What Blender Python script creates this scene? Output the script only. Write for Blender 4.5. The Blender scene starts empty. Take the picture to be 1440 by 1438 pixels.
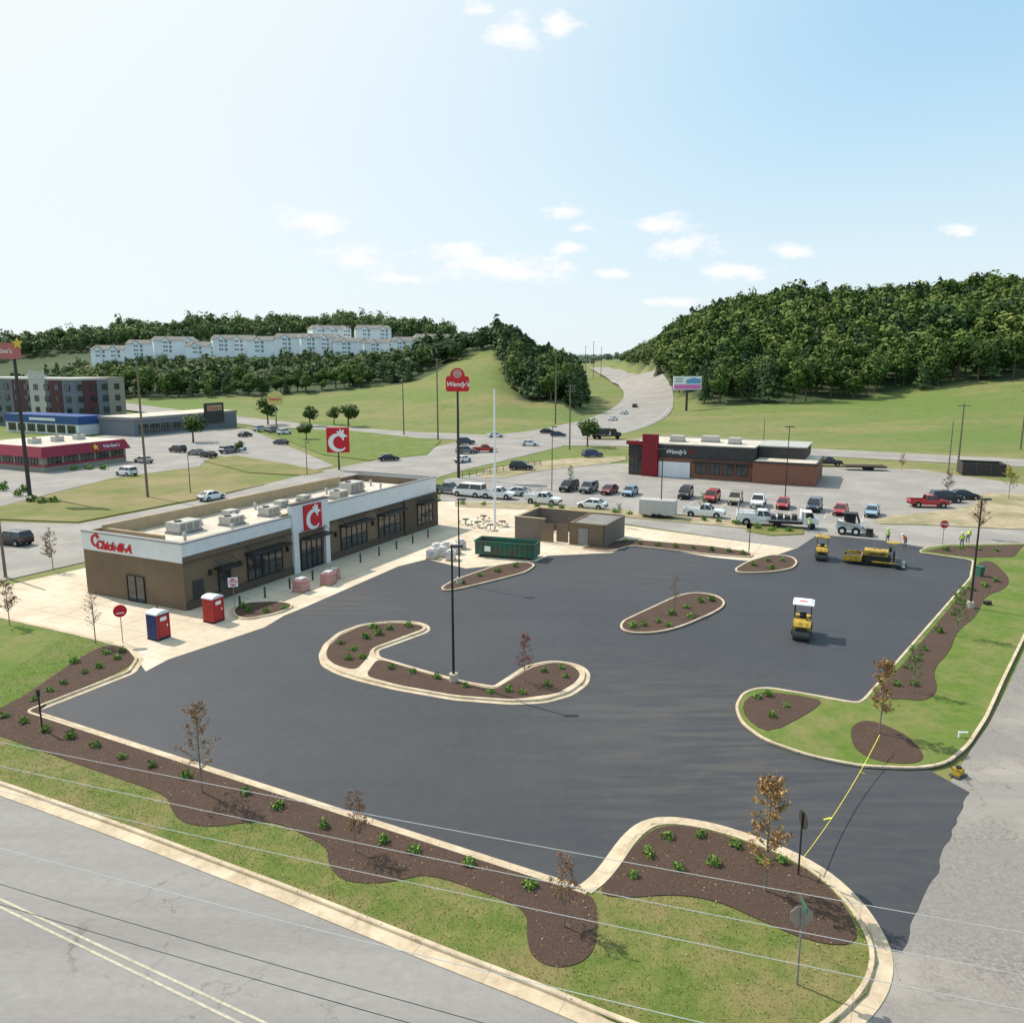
import bpy, bmesh, math, random
import numpy as np
from mathutils import Vector, Matrix, noise
R=math.radians; rnd=random.Random(7); nr=np.random.default_rng(5)
SC=bpy.context.scene; COL=SC.collection
F=1130.0; H=22.0; sp,cp=math.sin(R(10.7)),math.cos(R(10.7))
# ------------------------------------------------ terrain
TP=[-900,0,200,400,560,640,700,750,790,820,860,885,900,915,930,950,1000,1100,1250,1440,1700,2600]
TY=[0,240,300,350,400,500,600,750,900,1200,1800,4500]
TH=[[0,0,0,0,0,0,5,14,30,35,30,45],
[0,0,0,0,0,2,6,14,32,38,30,45],
[0,0,0,0,2,9,20,30,48,50,35,45],
[0,0,0,1,3,10,24,36,56,52,35,45],
[0,0,1,4,8,15,25,38,54,50,35,45],
[0,0,2,8,15,25,31,36,46,40,30,42],
[0,0,2,9,19,31,34,34,30,24,24,40],
[0,0,1,5,10,17,18,15,12,12,16,38],
[0,0,1,7,10,9,7,6,6,11,13,36],
[0,0,0,0,0,0,0,1,4,10,11,34],
[0,0,0,0,0,0,0,0,5,13,14,34],
[0,0,0,0,0,0,0,1,10,24,24,36],
[0,0,0,0,0,0,0,5,20,32,28,36],
[0,0,0,0,0,0,5,19,32,36,30,36],
[0,0,0,0,0,4,17,32,38,38,30,38],
[0,0,0,0,2,12,28,44,46,42,34,40],
[0,0,0,2,8,24,41,52,54,46,40,40],
[0,0,1,4,14,35,53,63,64,54,40,40],
[0,0,2,6,18,42,58,70,72,60,50,40],
[0,0,7,14,26,48,60,72,76,60,50,40],
[0,0,12,22,34,52,66,78,78,60,50,40],
[0,0,12,22,34,52,66,78,78,60,50,40]]
def loc_i(a,v):
    if v<=a[0]: return 0,0.0
    if v>=a[-1]: return len(a)-2,1.0
    for i in range(len(a)-1):
        if v<a[i+1]: return i,(v-a[i])/(a[i+1]-a[i])
def pxof(X,Y): return 720+F*X/(cp*max(Y,1)+2)
def hgt(X,Y):
    if Y<=240: return 0.0
    i,a=loc_i(TP,pxof(X,Y)); j,b=loc_i(TY,Y)
    h=(TH[i][j]*(1-b)+TH[i][j+1]*b)*(1-a)+(TH[i+1][j]*(1-b)+TH[i+1][j+1]*b)*a
    return h+noise.noise(Vector((X*.012,Y*.012,0)))*h*.14
def ray(px,py):
    v=(py-719)/F; return (px-720)/F, cp-v*sp, sp+v*cp
def G(px,py,z=0.0):
    u,fw,dn=ray(px,py)
    if dn>0:
        t=(H-z)/dn
        if fw*t<=240 or z!=0: return Vector((u*t,fw*t,z))
    Y=240.0
    while Y<3000:
        t=Y/fw
        if H-t*dn<=hgt(u*t,Y): return Vector((u*t,Y,hgt(u*t,Y)))
        Y+=1.5+Y*.002
    return Vector((u*Y/fw,Y,0))
def zat(Y,py):
    u,fw,dn=ray(720,py); return H-Y*dn/fw
E1=R(64); E2=R(-26)
# ------------------------------------------------ materials
def nodes(m): m.use_nodes=True; return m.node_tree.nodes,m.node_tree.links
def pmat(name,c1,c2=None,scale=4,rough=.85,bump=0,c3=None,s3=.08,stretch=None,rot=0,metal=0,coat=0,extra=None,lo=.35,hi=.65,spec=.3):
    m=bpy.data.materials.new(name); n,l=nodes(m); b=n['Principled BSDF']
    b.inputs['Roughness'].default_value=rough; b.inputs['Metallic'].default_value=metal
    b.inputs['Coat Weight'].default_value=coat; b.inputs['Specular IOR Level'].default_value=spec
    c2=c2 or tuple(x*.88 for x in c1)
    tc=n.new('ShaderNodeTexCoord'); mp=n.new('ShaderNodeMapping'); l.new(tc.outputs['Object'],mp.inputs[0])
    mp.inputs['Rotation'].default_value=(0,0,rot)
    if stretch: mp.inputs['Scale'].default_value=stretch
    def noi(sc,det=4,src=mp):
        q=n.new('ShaderNodeTexNoise'); q.inputs['Scale'].default_value=sc; q.inputs['Detail'].default_value=det
        q.inputs['Roughness'].default_value=.65; l.new(src.outputs[0],q.inputs['Vector']); return q
    def mixc(fac,a,bb,src=None,mode='MIX'):
        x=n.new('ShaderNodeMix'); x.data_type='RGBA'; x.blend_type=mode
        l.new(fac,x.inputs[0]) if not isinstance(fac,float) else setattr(x.inputs[0],'default_value',fac)
        for k,v in ((6,a),(7,bb)):
            if isinstance(v,tuple): x.inputs[k].default_value=(*v,1)
            else: l.new(v,x.inputs[k])
        return x.outputs[2]
    def ramp(src,a,bq):
        r=n.new('ShaderNodeMapRange'); r.inputs[1].default_value=a; r.inputs[2].default_value=bq; l.new(src,r.inputs[0]); return r.outputs[0]
    q=noi(scale); col=mixc(ramp(q.outputs[0],lo,hi),c1,c2)
    if c3:
        q3=noi(s3,4); col=mixc(ramp(q3.outputs[0],.45,.62),col,c3)
    if extra: col=extra(n,l,mp,col,mixc,ramp,noi)
    l.new(col,b.inputs['Base Color'])
    if bump:
        bb=n.new('ShaderNodeBump'); bb.inputs['Strength'].default_value=bump; bb.inputs['Distance'].default_value=.05
        qb=noi(scale*3,3); l.new(qb.outputs[0],bb.inputs['Height']); l.new(bb.outputs[0],b.inputs['Normal'])
    return m
def mulf(n,l,a,b):
    mm=n.new('ShaderNodeMath'); mm.operation='MULTIPLY'; l.new(a,mm.inputs[0])
    if isinstance(b,float): mm.inputs[1].default_value=b
    else: l.new(b,mm.inputs[1])
    return mm.outputs[0]
def lanes_(n,l,rot,sc):
    m2=n.new('ShaderNodeMapping'); m2.inputs['Rotation'].default_value=(0,0,R(rot)); m2.inputs['Scale'].default_value=sc
    l.new(n['Texture Coordinate'].outputs['Object'],m2.inputs[0]); return m2
def ex_newasph(n,l,mp,col,mixc,ramp,noi):
    q=noi(.35,2,lanes_(n,l,26,(.02,1,1))); col=mixc(mulf(n,l,ramp(q.outputs[0],.40,.62),.35),col,(.038,.040,.047))
    q=noi(.06,5); col=mixc(mulf(n,l,ramp(q.outputs[0],.45,.75),.7),col,(.066,.068,.076))
    for P0,r0,amt,rt in (((13,41,0),16,.5,-50),((9,50,0),12,.3,20),((14,84,0),14,.3,-20),((-18,72,0),10,.45,40)):
        vd=n.new('ShaderNodeVectorMath'); vd.operation='DISTANCE'; l.new(n['Texture Coordinate'].outputs['Object'],vd.inputs[0]); vd.inputs[1].default_value=P0
        mr=n.new('ShaderNodeMapRange'); mr.inputs[1].default_value=r0; mr.inputs[2].default_value=2; mr.inputs[3].default_value=0; mr.inputs[4].default_value=amt; l.new(vd.outputs['Value'],mr.inputs[0])
        q=noi(1.5,7,lanes_(n,l,rt,(.12,.9,1))); col=mixc(mulf(n,l,mr.outputs[0],ramp(q.outputs[0],.42,.68)),col,(.135,.115,.095))
    return col
def ex_crack(n,l,mp,col,mixc,ramp,noi,amt=.3):
    q=noi(.35,5)
    vm=n.new('ShaderNodeVectorMath'); vm.operation='MULTIPLY_ADD'; vm.inputs[1].default_value=(4,4,0)
    l.new(q.outputs['Color'],vm.inputs[0]); l.new(mp.outputs[0],vm.inputs[2])
    v=n.new('ShaderNodeTexVoronoi'); v.feature='DISTANCE_TO_EDGE'; v.inputs['Scale'].default_value=.22; l.new(vm.outputs[0],v.inputs['Vector'])
    r=n.new('ShaderNodeMapRange'); r.inputs[1].default_value=.001; r.inputs[2].default_value=.006; r.inputs[3].default_value=amt; r.inputs[4].default_value=0; l.new(v.outputs[0],r.inputs[0])
    q2=noi(.12,2)
    return mixc(mulf(n,l,r.outputs[0],ramp(q2.outputs[0],.48,.6)),col,(.09,.085,.08))
def ex_worn(n,l,mp,col,mixc,ramp,noi):
    q=noi(.42,3,lanes_(n,l,26,(.015,1,1))); col=mixc(mulf(n,l,ramp(q.outputs[0],.40,.62),.7),col,(.228,.210,.196))
    q=noi(9,5,lanes_(n,l,26,(.3,1,1))); col=mixc(mulf(n,l,ramp(q.outputs[0],.4,.7),.35),col,(.34,.318,.295))
    return ex_crack(n,l,mp,col,mixc,ramp,noi,.55)
def ex_specks(c,sc=7,th=.16,amt=.8):
    def g(n,l,mp,col,mixc,ramp,noi):
        v=n.new('ShaderNodeTexVoronoi'); v.inputs['Scale'].default_value=sc; l.new(mp.outputs[0],v.inputs['Vector'])
        r=n.new('ShaderNodeMapRange'); r.inputs[1].default_value=th*.6; r.inputs[2].default_value=th; r.inputs[3].default_value=amt; r.inputs[4].default_value=0; l.new(v.outputs['Distance'],r.inputs[0])
        q=noi(.5,3); return mixc(mulf(n,l,r.outputs[0],ramp(q.outputs[0],.45,.6)),col,c)
    return g
def ex_turf(n,l,mp,col,mixc,ramp,noi):
    q=noi(.16,6); col=mixc(mulf(n,l,ramp(q.outputs[0],.5,.68),.75),col,(.24,.20,.085))
    q=noi(1.6,5); col=mixc(mulf(n,l,ramp(q.outputs[0],.48,.7),.5),col,(.06,.115,.016))
    return ex_specks((.33,.25,.12),2.4,.13,.5)(n,l,mp,col,mixc,ramp,noi)
def ex_joint(n,l,mp,col,mixc,ramp,noi):
    b=n.new('ShaderNodeTexBrick'); b.offset=0; b.inputs['Scale'].default_value=1; b.inputs['Brick Width'].default_value=3.6; b.inputs['Row Height'].default_value=3.6; b.inputs['Mortar Size'].default_value=.03
    l.new(lanes_(n,l,26,(1,1,1)).outputs[0],b.inputs['Vector'])
    return mixc(b.outputs['Fac'],col,(.32,.26,.19))
def ex_kjoint(n,l,mp,col,mixc,ramp,noi):
    b=n.new('ShaderNodeTexBrick'); b.offset=0; b.inputs['Scale'].default_value=1; b.inputs['Brick Width'].default_value=3.0; b.inputs['Row Height'].default_value=3.0; b.inputs['Mortar Size'].default_value=.02
    l.new(lanes_(n,l,26,(1,1,1)).outputs[0],b.inputs['Vector'])
    return mixc(mulf(n,l,b.outputs['Fac'],.6),col,(.28,.22,.16))
def ex_brick(n,l,mp,col,mixc,ramp,noi):
    m2=n.new('ShaderNodeMapping'); m2.inputs['Rotation'].default_value=(R(90),0,0); l.new(n['Texture Coordinate'].outputs['Object'],m2.inputs[0])
    b=n.new('ShaderNodeTexBrick'); b.inputs['Scale'].default_value=1; b.inputs['Brick Width'].default_value=.3; b.inputs['Row Height'].default_value=.09; b.inputs['Mortar Size'].default_value=.008
    b.inputs['Color1'].default_value=(.92,.92,.92,1); b.inputs['Color2'].default_value=(1.05,1.04,1.03,1); b.inputs['Mortar'].default_value=(.85,.85,.85,1)
    l.new(m2.outputs[0],b.inputs['Vector'])
    return mixc(.5,col,b.outputs['Color'],mode='MULTIPLY')
MT={}
def m_(k,*a,**kw):
    if k not in MT: MT[k]=pmat(k,*a,**kw)
    return MT[k]
m_('new_asphalt',(.044,.046,.053),(.053,.055,.062),scale=1.5,rough=.7,bump=.12,extra=ex_newasph,spec=.35)
m_('old_asphalt',(.305,.28,.255),(.26,.24,.222),scale=2,rough=.95,bump=.1,c3=(.345,.32,.29),s3=.12,extra=ex_crack)
m_('worn_asphalt',(.30,.28,.262),(.265,.247,.232),scale=2,rough=.95,bump=.1,extra=ex_worn)
m_('side_asphalt',(.31,.275,.245),(.16,.143,.13),scale=7,rough=.95,bump=.4,c3=(.34,.305,.265),s3=.12,extra=ex_worn)
m_('concrete',(.62,.51,.38),(.54,.44,.32),scale=1.5,rough=.9,c3=(.68,.58,.45),s3=.15,extra=ex_joint)
m_('kerb_concrete',(.57,.455,.315),(.45,.35,.24),scale=2.5,rough=.9,c3=(.63,.52,.375),s3=.6,extra=ex_kjoint)
m_('walk_concrete',(.50,.44,.35),(.44,.38,.30),scale=2,rough=.9)
m_('lawn',(.095,.14,.022),(.17,.18,.048),scale=.9,rough=.95,bump=.9,c3=(.21,.175,.068),s3=.3,extra=ex_turf)
m_('bright_lawn',(.088,.155,.018),(.13,.18,.03),scale=.9,rough=.95,bump=.9,c3=(.16,.18,.048),s3=.3,extra=ex_turf)
m_('verge_grass',(.13,.155,.035),(.20,.185,.065),scale=.25,rough=.95,bump=.3,c3=(.26,.205,.10),s3=.05)
m_('dry_ground',(.45,.37,.25),(.31,.25,.155),scale=.6,rough=.95,c3=(.24,.215,.11),s3=.1,bump=.3)
m_('mulch',(.06,.036,.026),(.13,.08,.058),scale=9,rough=1,bump=1,c3=(.085,.053,.04),s3=.8,extra=ex_specks((.19,.125,.09),11,.2,.8))
m_('yellow_line',(.56,.50,.38),(.38,.34,.27),scale=5); m_('white_line',(.6,.6,.56),(.42,.4,.37),scale=3)
m_('brown_brick',(.185,.130,.086),(.16,.112,.074),scale=1.2,rough=.9,extra=ex_brick,c3=(.20,.145,.095),s3=.3)
m_('dark_brick',(.10,.073,.053),(.12,.088,.063),scale=2,rough=.9,extra=ex_brick)
m_('grey_block',(.17,.14,.12),(.20,.165,.14),scale=2,rough=.9,extra=ex_brick)
m_('red_brick',(.21,.095,.065),(.26,.12,.082),scale=2,rough=.9,extra=ex_brick)
m_('white_panel',(.74,.74,.74),(.68,.68,.68),scale=.8,rough=.6)
m_('siding_white',(.92,.92,.92),(.88,.88,.88),scale=.3,rough=.7)
m_('tan_panel',(.44,.33,.2),(.38,.28,.17),scale=1,rough=.8)
m_('roof_membrane',(.60,.52,.42),(.46,.40,.32),scale=.7,rough=.85,c3=(.66,.6,.51),s3=.2)
m_('metal_light',(.52,.50,.46),(.42,.40,.36),scale=3,rough=.5,metal=.1)
m_('metal_grey',(.27,.27,.27),(.22,.22,.22),scale=3,rough=.5,metal=.3)
m_('wood_pole',(.22,.17,.13),(.16,.13,.10),scale=6,rough=.95)
m_('black_metal',(.02,.02,.022),(.03,.03,.03),scale=5,rough=.5)
m_('glass',(.015,.02,.025),(.04,.05,.06),scale=.8,rough=.08,spec=.8)
m_('car_glass',(.012,.015,.018),(.02,.025,.03),scale=1,rough=.06,spec=.8)
m_('rubber',(.015,.015,.015),rough=.8); m_('rim',(.4,.4,.42),rough=.3,metal=.7)
m_('lamp_white',(.8,.8,.78),rough=.15); m_('lamp_red',(.45,.02,.02),rough=.2)
m_('brand_red',(.58,.018,.03),(.5,.018,.028),rough=.5); m_('sign_white',(.84,.84,.84),rough=.5)
m_('deep_red',(.24,.018,.024),(.19,.015,.02),rough=.6)
m_('maroon',(.30,.03,.06),(.25,.025,.05),rough=.6); m_('wine',(.33,.045,.06),rough=.6); m_('hotel_red',(.11,.04,.048),(.10,.035,.042),rough=.7)
m_('star_yellow',(.75,.5,.06),rough=.5); m_('cream_yellow',(.68,.55,.2),rough=.5); m_('deep_blue',(.035,.09,.28),(.03,.08,.24),rough=.5)
m_('charcoal',(.045,.042,.04),(.06,.055,.052),scale=1,rough=.7)
m_('dumpster_green',(.02,.15,.105),(.05,.13,.085),scale=1.5,rough=.7,c3=(.10,.09,.06),s3=.7)
m_('machine_yellow',(.62,.40,.03),(.45,.28,.03),scale=3,rough=.45,c3=(.22,.15,.05),s3=2); m_('drum_steel',(.12,.115,.11),rough=.5,metal=.5)
m_('toilet_blue',(.025,.04,.13),(.03,.05,.16),scale=2,rough=.5); m_('toilet_red',(.42,.03,.03),(.36,.03,.03),scale=2,rough=.5)
m_('toilet_roof',(.7,.72,.74),rough=.5); m_('hi_vis_lime',(.55,.8,.05),rough=.7); m_('hi_vis_orange',(.9,.22,.03),rough=.7)
m_('skin_tone',(.42,.25,.17),rough=.6); m_('denim',(.06,.08,.14),rough=.9); m_('grey_shirt',(.25,.25,.25),rough=.9)
m_('brown_roof',(.20,.185,.17),(.25,.23,.21),scale=.5,rough=.9); m_('grey_blue',(.17,.19,.215),rough=.8); m_('sand_wall',(.31,.28,.23),rough=.8)
m_('tape_yellow',(.75,.7,.06),rough=.5); m_('wire',(.55,.55,.55),rough=.5); m_('dark_wire',(.05,.05,.05),rough=.5)
m_('pink_wrap',(.55,.35,.33),(.45,.15,.13),scale=6,rough=.5); m_('white_wrap',(.7,.68,.66),(.5,.45,.42),scale=4,rough=.4); m_('faded_red',(.5,.15,.14),rough=.6)
m_('sign_back',(.30,.27,.23),(.26,.23,.2),scale=3,rough=.5,metal=.3); m_('board_pink',(.75,.2,.5),rough=.5); m_('board_blue',(.15,.35,.6),rough=.5)
m_('orange_wood',(.5,.34,.16),rough=.8)
m_('bark',(.13,.10,.075),(.09,.07,.055),scale=10,rough=.95); m_('bark_pale',(.24,.20,.16),(.18,.15,.12),scale=10,rough=.95)
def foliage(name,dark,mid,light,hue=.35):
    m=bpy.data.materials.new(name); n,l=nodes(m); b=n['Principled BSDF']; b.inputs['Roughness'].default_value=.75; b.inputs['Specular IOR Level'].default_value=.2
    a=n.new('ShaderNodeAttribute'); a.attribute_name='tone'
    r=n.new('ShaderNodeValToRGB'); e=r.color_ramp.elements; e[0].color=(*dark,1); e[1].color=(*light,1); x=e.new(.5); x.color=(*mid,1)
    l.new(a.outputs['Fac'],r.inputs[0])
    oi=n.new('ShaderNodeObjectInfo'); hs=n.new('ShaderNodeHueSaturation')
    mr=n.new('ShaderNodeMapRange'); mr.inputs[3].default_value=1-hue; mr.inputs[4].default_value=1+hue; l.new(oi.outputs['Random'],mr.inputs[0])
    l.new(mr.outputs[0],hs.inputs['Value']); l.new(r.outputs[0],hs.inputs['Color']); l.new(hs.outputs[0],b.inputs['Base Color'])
    MT[name]=m
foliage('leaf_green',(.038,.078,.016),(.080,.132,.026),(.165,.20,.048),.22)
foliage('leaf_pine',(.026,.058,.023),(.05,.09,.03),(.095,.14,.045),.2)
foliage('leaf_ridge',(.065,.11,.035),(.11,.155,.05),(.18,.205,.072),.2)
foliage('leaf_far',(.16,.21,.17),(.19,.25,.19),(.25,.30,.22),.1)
foliage('leaf_amber',(.18,.09,.03),(.36,.21,.08),(.52,.34,.15),.15)
foliage('leaf_rust',(.15,.07,.035),(.24,.12,.06),(.36,.2,.1),.15)
foliage('leaf_red',(.16,.02,.02),(.25,.045,.035),(.33,.09,.06),.1)
foliage('leaf_yellow',(.2,.2,.03),(.38,.35,.06),(.5,.45,.1),.1)
foliage('shrub_leaf',(.05,.11,.015),(.12,.22,.035),(.24,.36,.08),.2)
foliage('grass_blade',(.075,.12,.018),(.13,.17,.032),(.26,.235,.08),.1)
foliage('fallen_leaf',(.2,.12,.05),(.32,.22,.11),(.42,.33,.18),.1)
# ------------------------------------------------ mesh builder
class MB:
    def __init__(s): s.v=[]; s.f=[]
    def add(s,vs,fs):
        o=len(s.v); s.v+= [tuple(x) for x in vs]; s.f+=[tuple(i+o for i in q) for q in fs]; return s
    def box(s,x0,x1,y0,y1,z0,z1,M=None):
        vs=[Vector(p) for p in ((x0,y0,z0),(x1,y0,z0),(x1,y1,z0),(x0,y1,z0),(x0,y0,z1),(x1,y0,z1),(x1,y1,z1),(x0,y1,z1))]
        if M: vs=[M@p for p in vs]
        return s.add(vs,[(0,3,2,1),(4,5,6,7),(0,1,5,4),(1,2,6,5),(2,3,7,6),(3,0,4,7)])
    def frus(s,b,t):
        vs=[(b[0],-b[2],b[3]),(b[1],-b[2],b[3]),(b[1],b[2],b[3]),(b[0],b[2],b[3]),(t[0],-t[2],t[3]),(t[1],-t[2],t[3]),(t[1],t[2],t[3]),(t[0],t[2],t[3])]
        return s.add(vs,[(0,3,2,1),(4,5,6,7),(0,1,5,4),(1,2,6,5),(2,3,7,6),(3,0,4,7)])
    def cyl(s,p0,p1,r0,r1=None,n=8):
        p0,p1=Vector(p0),Vector(p1); r1=r0 if r1 is None else r1
        d=(p1-p0).normalized(); a=d.orthogonal().normalized(); b=d.cross(a)
        vs=[]
        for p,r in ((p0,r0),(p1,r1)):
            for k in range(n):
                t=2*math.pi*k/n; vs.append(p+(a*math.cos(t)+b*math.sin(t))*r)
        return s.add(vs,[(k,(k+1)%n,n+(k+1)%n,n+k) for k in range(n)]+[tuple(range(n-1,-1,-1)),tuple(range(n,2*n))])
    def prism(s,poly,z0,z1):
        n=len(poly); ar=sum(poly[i][0]*poly[(i+1)%n][1]-poly[(i+1)%n][0]*poly[i][1] for i in range(n))
        if ar<0: poly=poly[::-1]
        vs=[(p[0],p[1],z0) for p in poly]+[(p[0],p[1],z1) for p in poly]
        return s.add(vs,[tuple(range(n,2*n))]+[(k,(k+1)%n,n+(k+1)%n,n+k) for k in range(n)])
    def prism_y(s,poly,y0,y1):
        n=len(poly); ar=sum(poly[i][0]*poly[(i+1)%n][1]-poly[(i+1)%n][0]*poly[i][1] for i in range(n))
        if ar<0: poly=poly[::-1]
        vs=[(p[0],y0,p[1]) for p in poly]+[(p[0],y1,p[1]) for p in poly]
        return s.add(vs,[tuple(range(n)),tuple(range(2*n-1,n-1,-1))]+[(k+n,(k+1)%n+n,(k+1)%n,k) for k in range(n)])
    def loft(s,st):
        vs=[];m=6
        for x,w,z0,z1,tw in st:
            zm=z0+(z1-z0)*.5
            vs+=[(x,-w*.95,z0),(x,-w,zm),(x,-w*tw,z1),(x,w*tw,z1),(x,w,zm),(x,w*.95,z0)]
        fs=[]
        for i in range(len(st)-1):
            for k in range(m): fs.append((i*m+k,i*m+(k+1)%m,(i+1)*m+(k+1)%m,(i+1)*m+k))
        fs.append(tuple(range(m-1,-1,-1))); fs.append(tuple((len(st)-1)*m+k for k in range(m)))
        return s.add(vs,fs)
    def mesh(s,name,mat):
        me=bpy.data.meshes.new(name); me.from_pydata(s.v,[],s.f); me.materials.append(MT[mat] if isinstance(mat,str) else mat); me.update()
        bm=bmesh.new(); bm.from_mesh(me); bmesh.ops.recalc_face_normals(bm,faces=bm.faces); bm.to_mesh(me); bm.free(); return me
    def build(s,name,mat,parent=None,label=None):
        o=bpy.data.objects.new(name,s.mesh(name,mat)); COL.objects.link(o); o.parent=parent
        if label: o['label']=label
        return o
def part(name,me,parent,mat=None):
    o=bpy.data.objects.new(name,me); COL.objects.link(o); o.parent=parent
    if mat: o.material_slots[0].link='OBJECT'; o.material_slots[0].material=MT[mat] if isinstance(mat,str) else mat
    return o
def tag(o,label,cat,group=None,kind=None):
    if label: o['label']=label
    if cat: o['category']=cat
    if group: o['group']=group
    if kind: o['kind']=kind
    return o
def thing(name,label,cat,loc=(0,0,0),rz=0,group=None,sc=1):
    o=bpy.data.objects.new(name,None); COL.objects.link(o); o.location=loc; o.rotation_euler=(0,0,rz); o.scale=(sc,)*3
    o.empty_display_size=.2
    return tag(o,label,cat,group)
def dup(root,loc,rz=0,label=None,group=None,sc=None):
    r=root.copy(); COL.objects.link(r); r.location=loc; r.rotation_euler=(0,0,rz)
    if label: r['label']=label
    if group: r['group']=group
    if sc is not None: r.scale=(sc,)*3 if not isinstance(sc,tuple) else sc
    for ch in list(root.children):
        c=ch.copy(); COL.objects.link(c); c.parent=r
        for g in ch.children:
            d=g.copy(); COL.objects.link(d); d.parent=c
    return r
def text(s,size,mat,parent,loc,rot=(R(90),0,0),shear=0,ext=.02,name='lettering',bold=0):
    cu=bpy.data.curves.new('t','FONT'); cu.body=s; cu.size=size; cu.extrude=ext; cu.shear=shear; cu.align_x='CENTER'; cu.align_y='CENTER'; cu.offset=bold
    o=bpy.data.objects.new('t',cu); COL.objects.link(o); dg=bpy.context.evaluated_depsgraph_get(); dg.update()
    me=bpy.data.meshes.new_from_object(o.evaluated_get(dg)); bpy.data.objects.remove(o)
    me.materials.clear(); me.materials.append(MT[mat]); q=bpy.data.objects.new(name,me); COL.objects.link(q); q.parent=parent; q.location=loc; q.rotation_euler=rot
    return q
def npmesh(name,V,Q,tone,mat):
    me=bpy.data.meshes.new(name); V=np.asarray(V,dtype=np.float32); Q=np.asarray(Q,dtype=np.int32); k=Q.shape[1]
    me.vertices.add(len(V)); me.vertices.foreach_set('co',V.ravel()); me.loops.add(Q.size); me.loops.foreach_set('vertex_index',Q.ravel())
    me.polygons.add(len(Q)); me.polygons.foreach_set('loop_start',np.arange(0,Q.size,k,dtype=np.int32)); me.polygons.foreach_set('loop_total',np.full(len(Q),k,dtype=np.int32))
    me.update(calc_edges=True); at=me.attributes.new('tone','FLOAT','FACE'); at.data.foreach_set('value',np.asarray(tone,dtype=np.float32)); me.materials.append(MT[mat]); return me
# ------------------------------------------------ setting sheets
def PX(l,z=0.0): return [tuple(G(a,b))[:2] for a,b in l]
def chaik(p,closed,it=2,mx=1e9):
    for _ in range(it):
        q=[]; n=len(p)
        if not closed: q.append(p[0])
        for i in range(n if closed else n-1):
            a,b=p[i],p[(i+1)%n]; d=math.hypot(b[0]-a[0],b[1]-a[1]); f=min(.25,mx/max(d,1e-6))
            q.append((a[0]*(1-f)+b[0]*f,a[1]*(1-f)+b[1]*f)); q.append((a[0]*f+b[0]*(1-f),a[1]*f+b[1]*(1-f)))
        if not closed: q.append(p[-1])
        p=q; mx*=.55
    return p
def sheet(name,pts,z0,z1,mat,sm=0,mx=1e9):
    p=PX(pts); p=chaik(p,True,sm,mx) if sm else p
    o=MB().prism(p,z0,z1).build(name,mat); o['kind']='structure'; return o
def sweep(name,pts,prof,mat,closed=False,world=False,kind='structure'):
    p=pts if world else PX(pts); n=len(p); V=[];Fc=[];m=len(prof)
    for i in range(n):
        a=Vector(p[(i-1)%n] if closed or i>0 else p[i]); b=Vector(p[(i+1)%n] if closed or i<n-1 else p[i]); c=Vector(p[i])
        d1=(c-a).normalized() if (c-a).length>1e-6 else None; d2=(b-c).normalized() if (b-c).length>1e-6 else None
        if d1 is None: d1=d2
        if d2 is None: d2=d1
        t=(d1+d2).normalized(); nn=Vector((-t.y,t.x)); k=1/max(.5,nn.dot(Vector((-d1.y,d1.x))))
        hc=hgt(c.x,c.y)
        for off,z in prof: q=c+nn*off*k; V.append((q.x,q.y,z+(max(hc,hgt(q.x,q.y))+(q.y-240)*.0012 if q.y>240 else 0)))
    for i in range(n if closed else n-1):
        j=(i+1)%n
        for k in range(m-1): Fc.append((i*m+k,i*m+k+1,j*m+k+1,j*m+k))
    mb=MB().add(V,Fc); o=mb.build(name,mat); o['kind']=kind; return o
def kerb(pts,side=1,sm=0,closed=False,gut=.45,name='kerb',mx=1e9):
    p=PX(pts); p=chaik(p,closed,sm,mx) if sm else p
    s=side; prof=[(.2*s,.10),(.2*s,.212),(.03*s,.215),(0,.18),(-.02*s,.085),(-gut*s,.08),(-gut*s,.0)]
    sweep(name,p,prof,'kerb_concrete',closed,True)
def ribbon(name,pts,w,z,mat,world=False):
    return sweep(name,pts,[(-w/2,z),(w/2,z)],mat,False,world)
gv=[];gf=[];cols=[-1.6+.0125*i for i in range(257)]
ys=[240+8*i for i in range(95)]; y=ys[-1]
while y<6000: y*=1.05; ys.append(y)
wv=[]
def inwood(X,Y):
    p=pxof(X,Y)
    if p>925:
        b=np.interp(p,[925,940,955,1000,1100,1250,1440],[560,470,400,352,350,345,345]); return Y>b+4+14*noise.noise(Vector((X*.03,Y*.03,5)))
    if 705<p<817: return 332<Y<560 and Y>np.interp(p,[705,730,790,817],[430,345,330,335])
    if p<=705: return Y>np.interp(p,[-900,0,60,150,300,600,640,705],[520,500,430,412,405,420,460,455])+14*noise.noise(Vector((X*.03,Y*.03,5)))
    return Y>620 and p>np.interp(Y,[620,700,900,1100,1300],[930,915,893,880,872])
for y in ys:
    for u in cols:
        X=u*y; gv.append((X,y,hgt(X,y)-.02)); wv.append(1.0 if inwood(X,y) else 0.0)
nc=len(cols)
for j in range(len(ys)-1):
    for i in range(nc-1): gf.append((j*nc+i,j*nc+i+1,(j+1)*nc+i+1,(j+1)*nc+i))
b0=len(gv); gv+=[(cols[0]*240,-80,-.02),(cols[-1]*240,-80,-.02)]; wv+=[0,0]
gf.append((b0,b0+1)+tuple(range(nc-1,-1,-1)))
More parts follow.
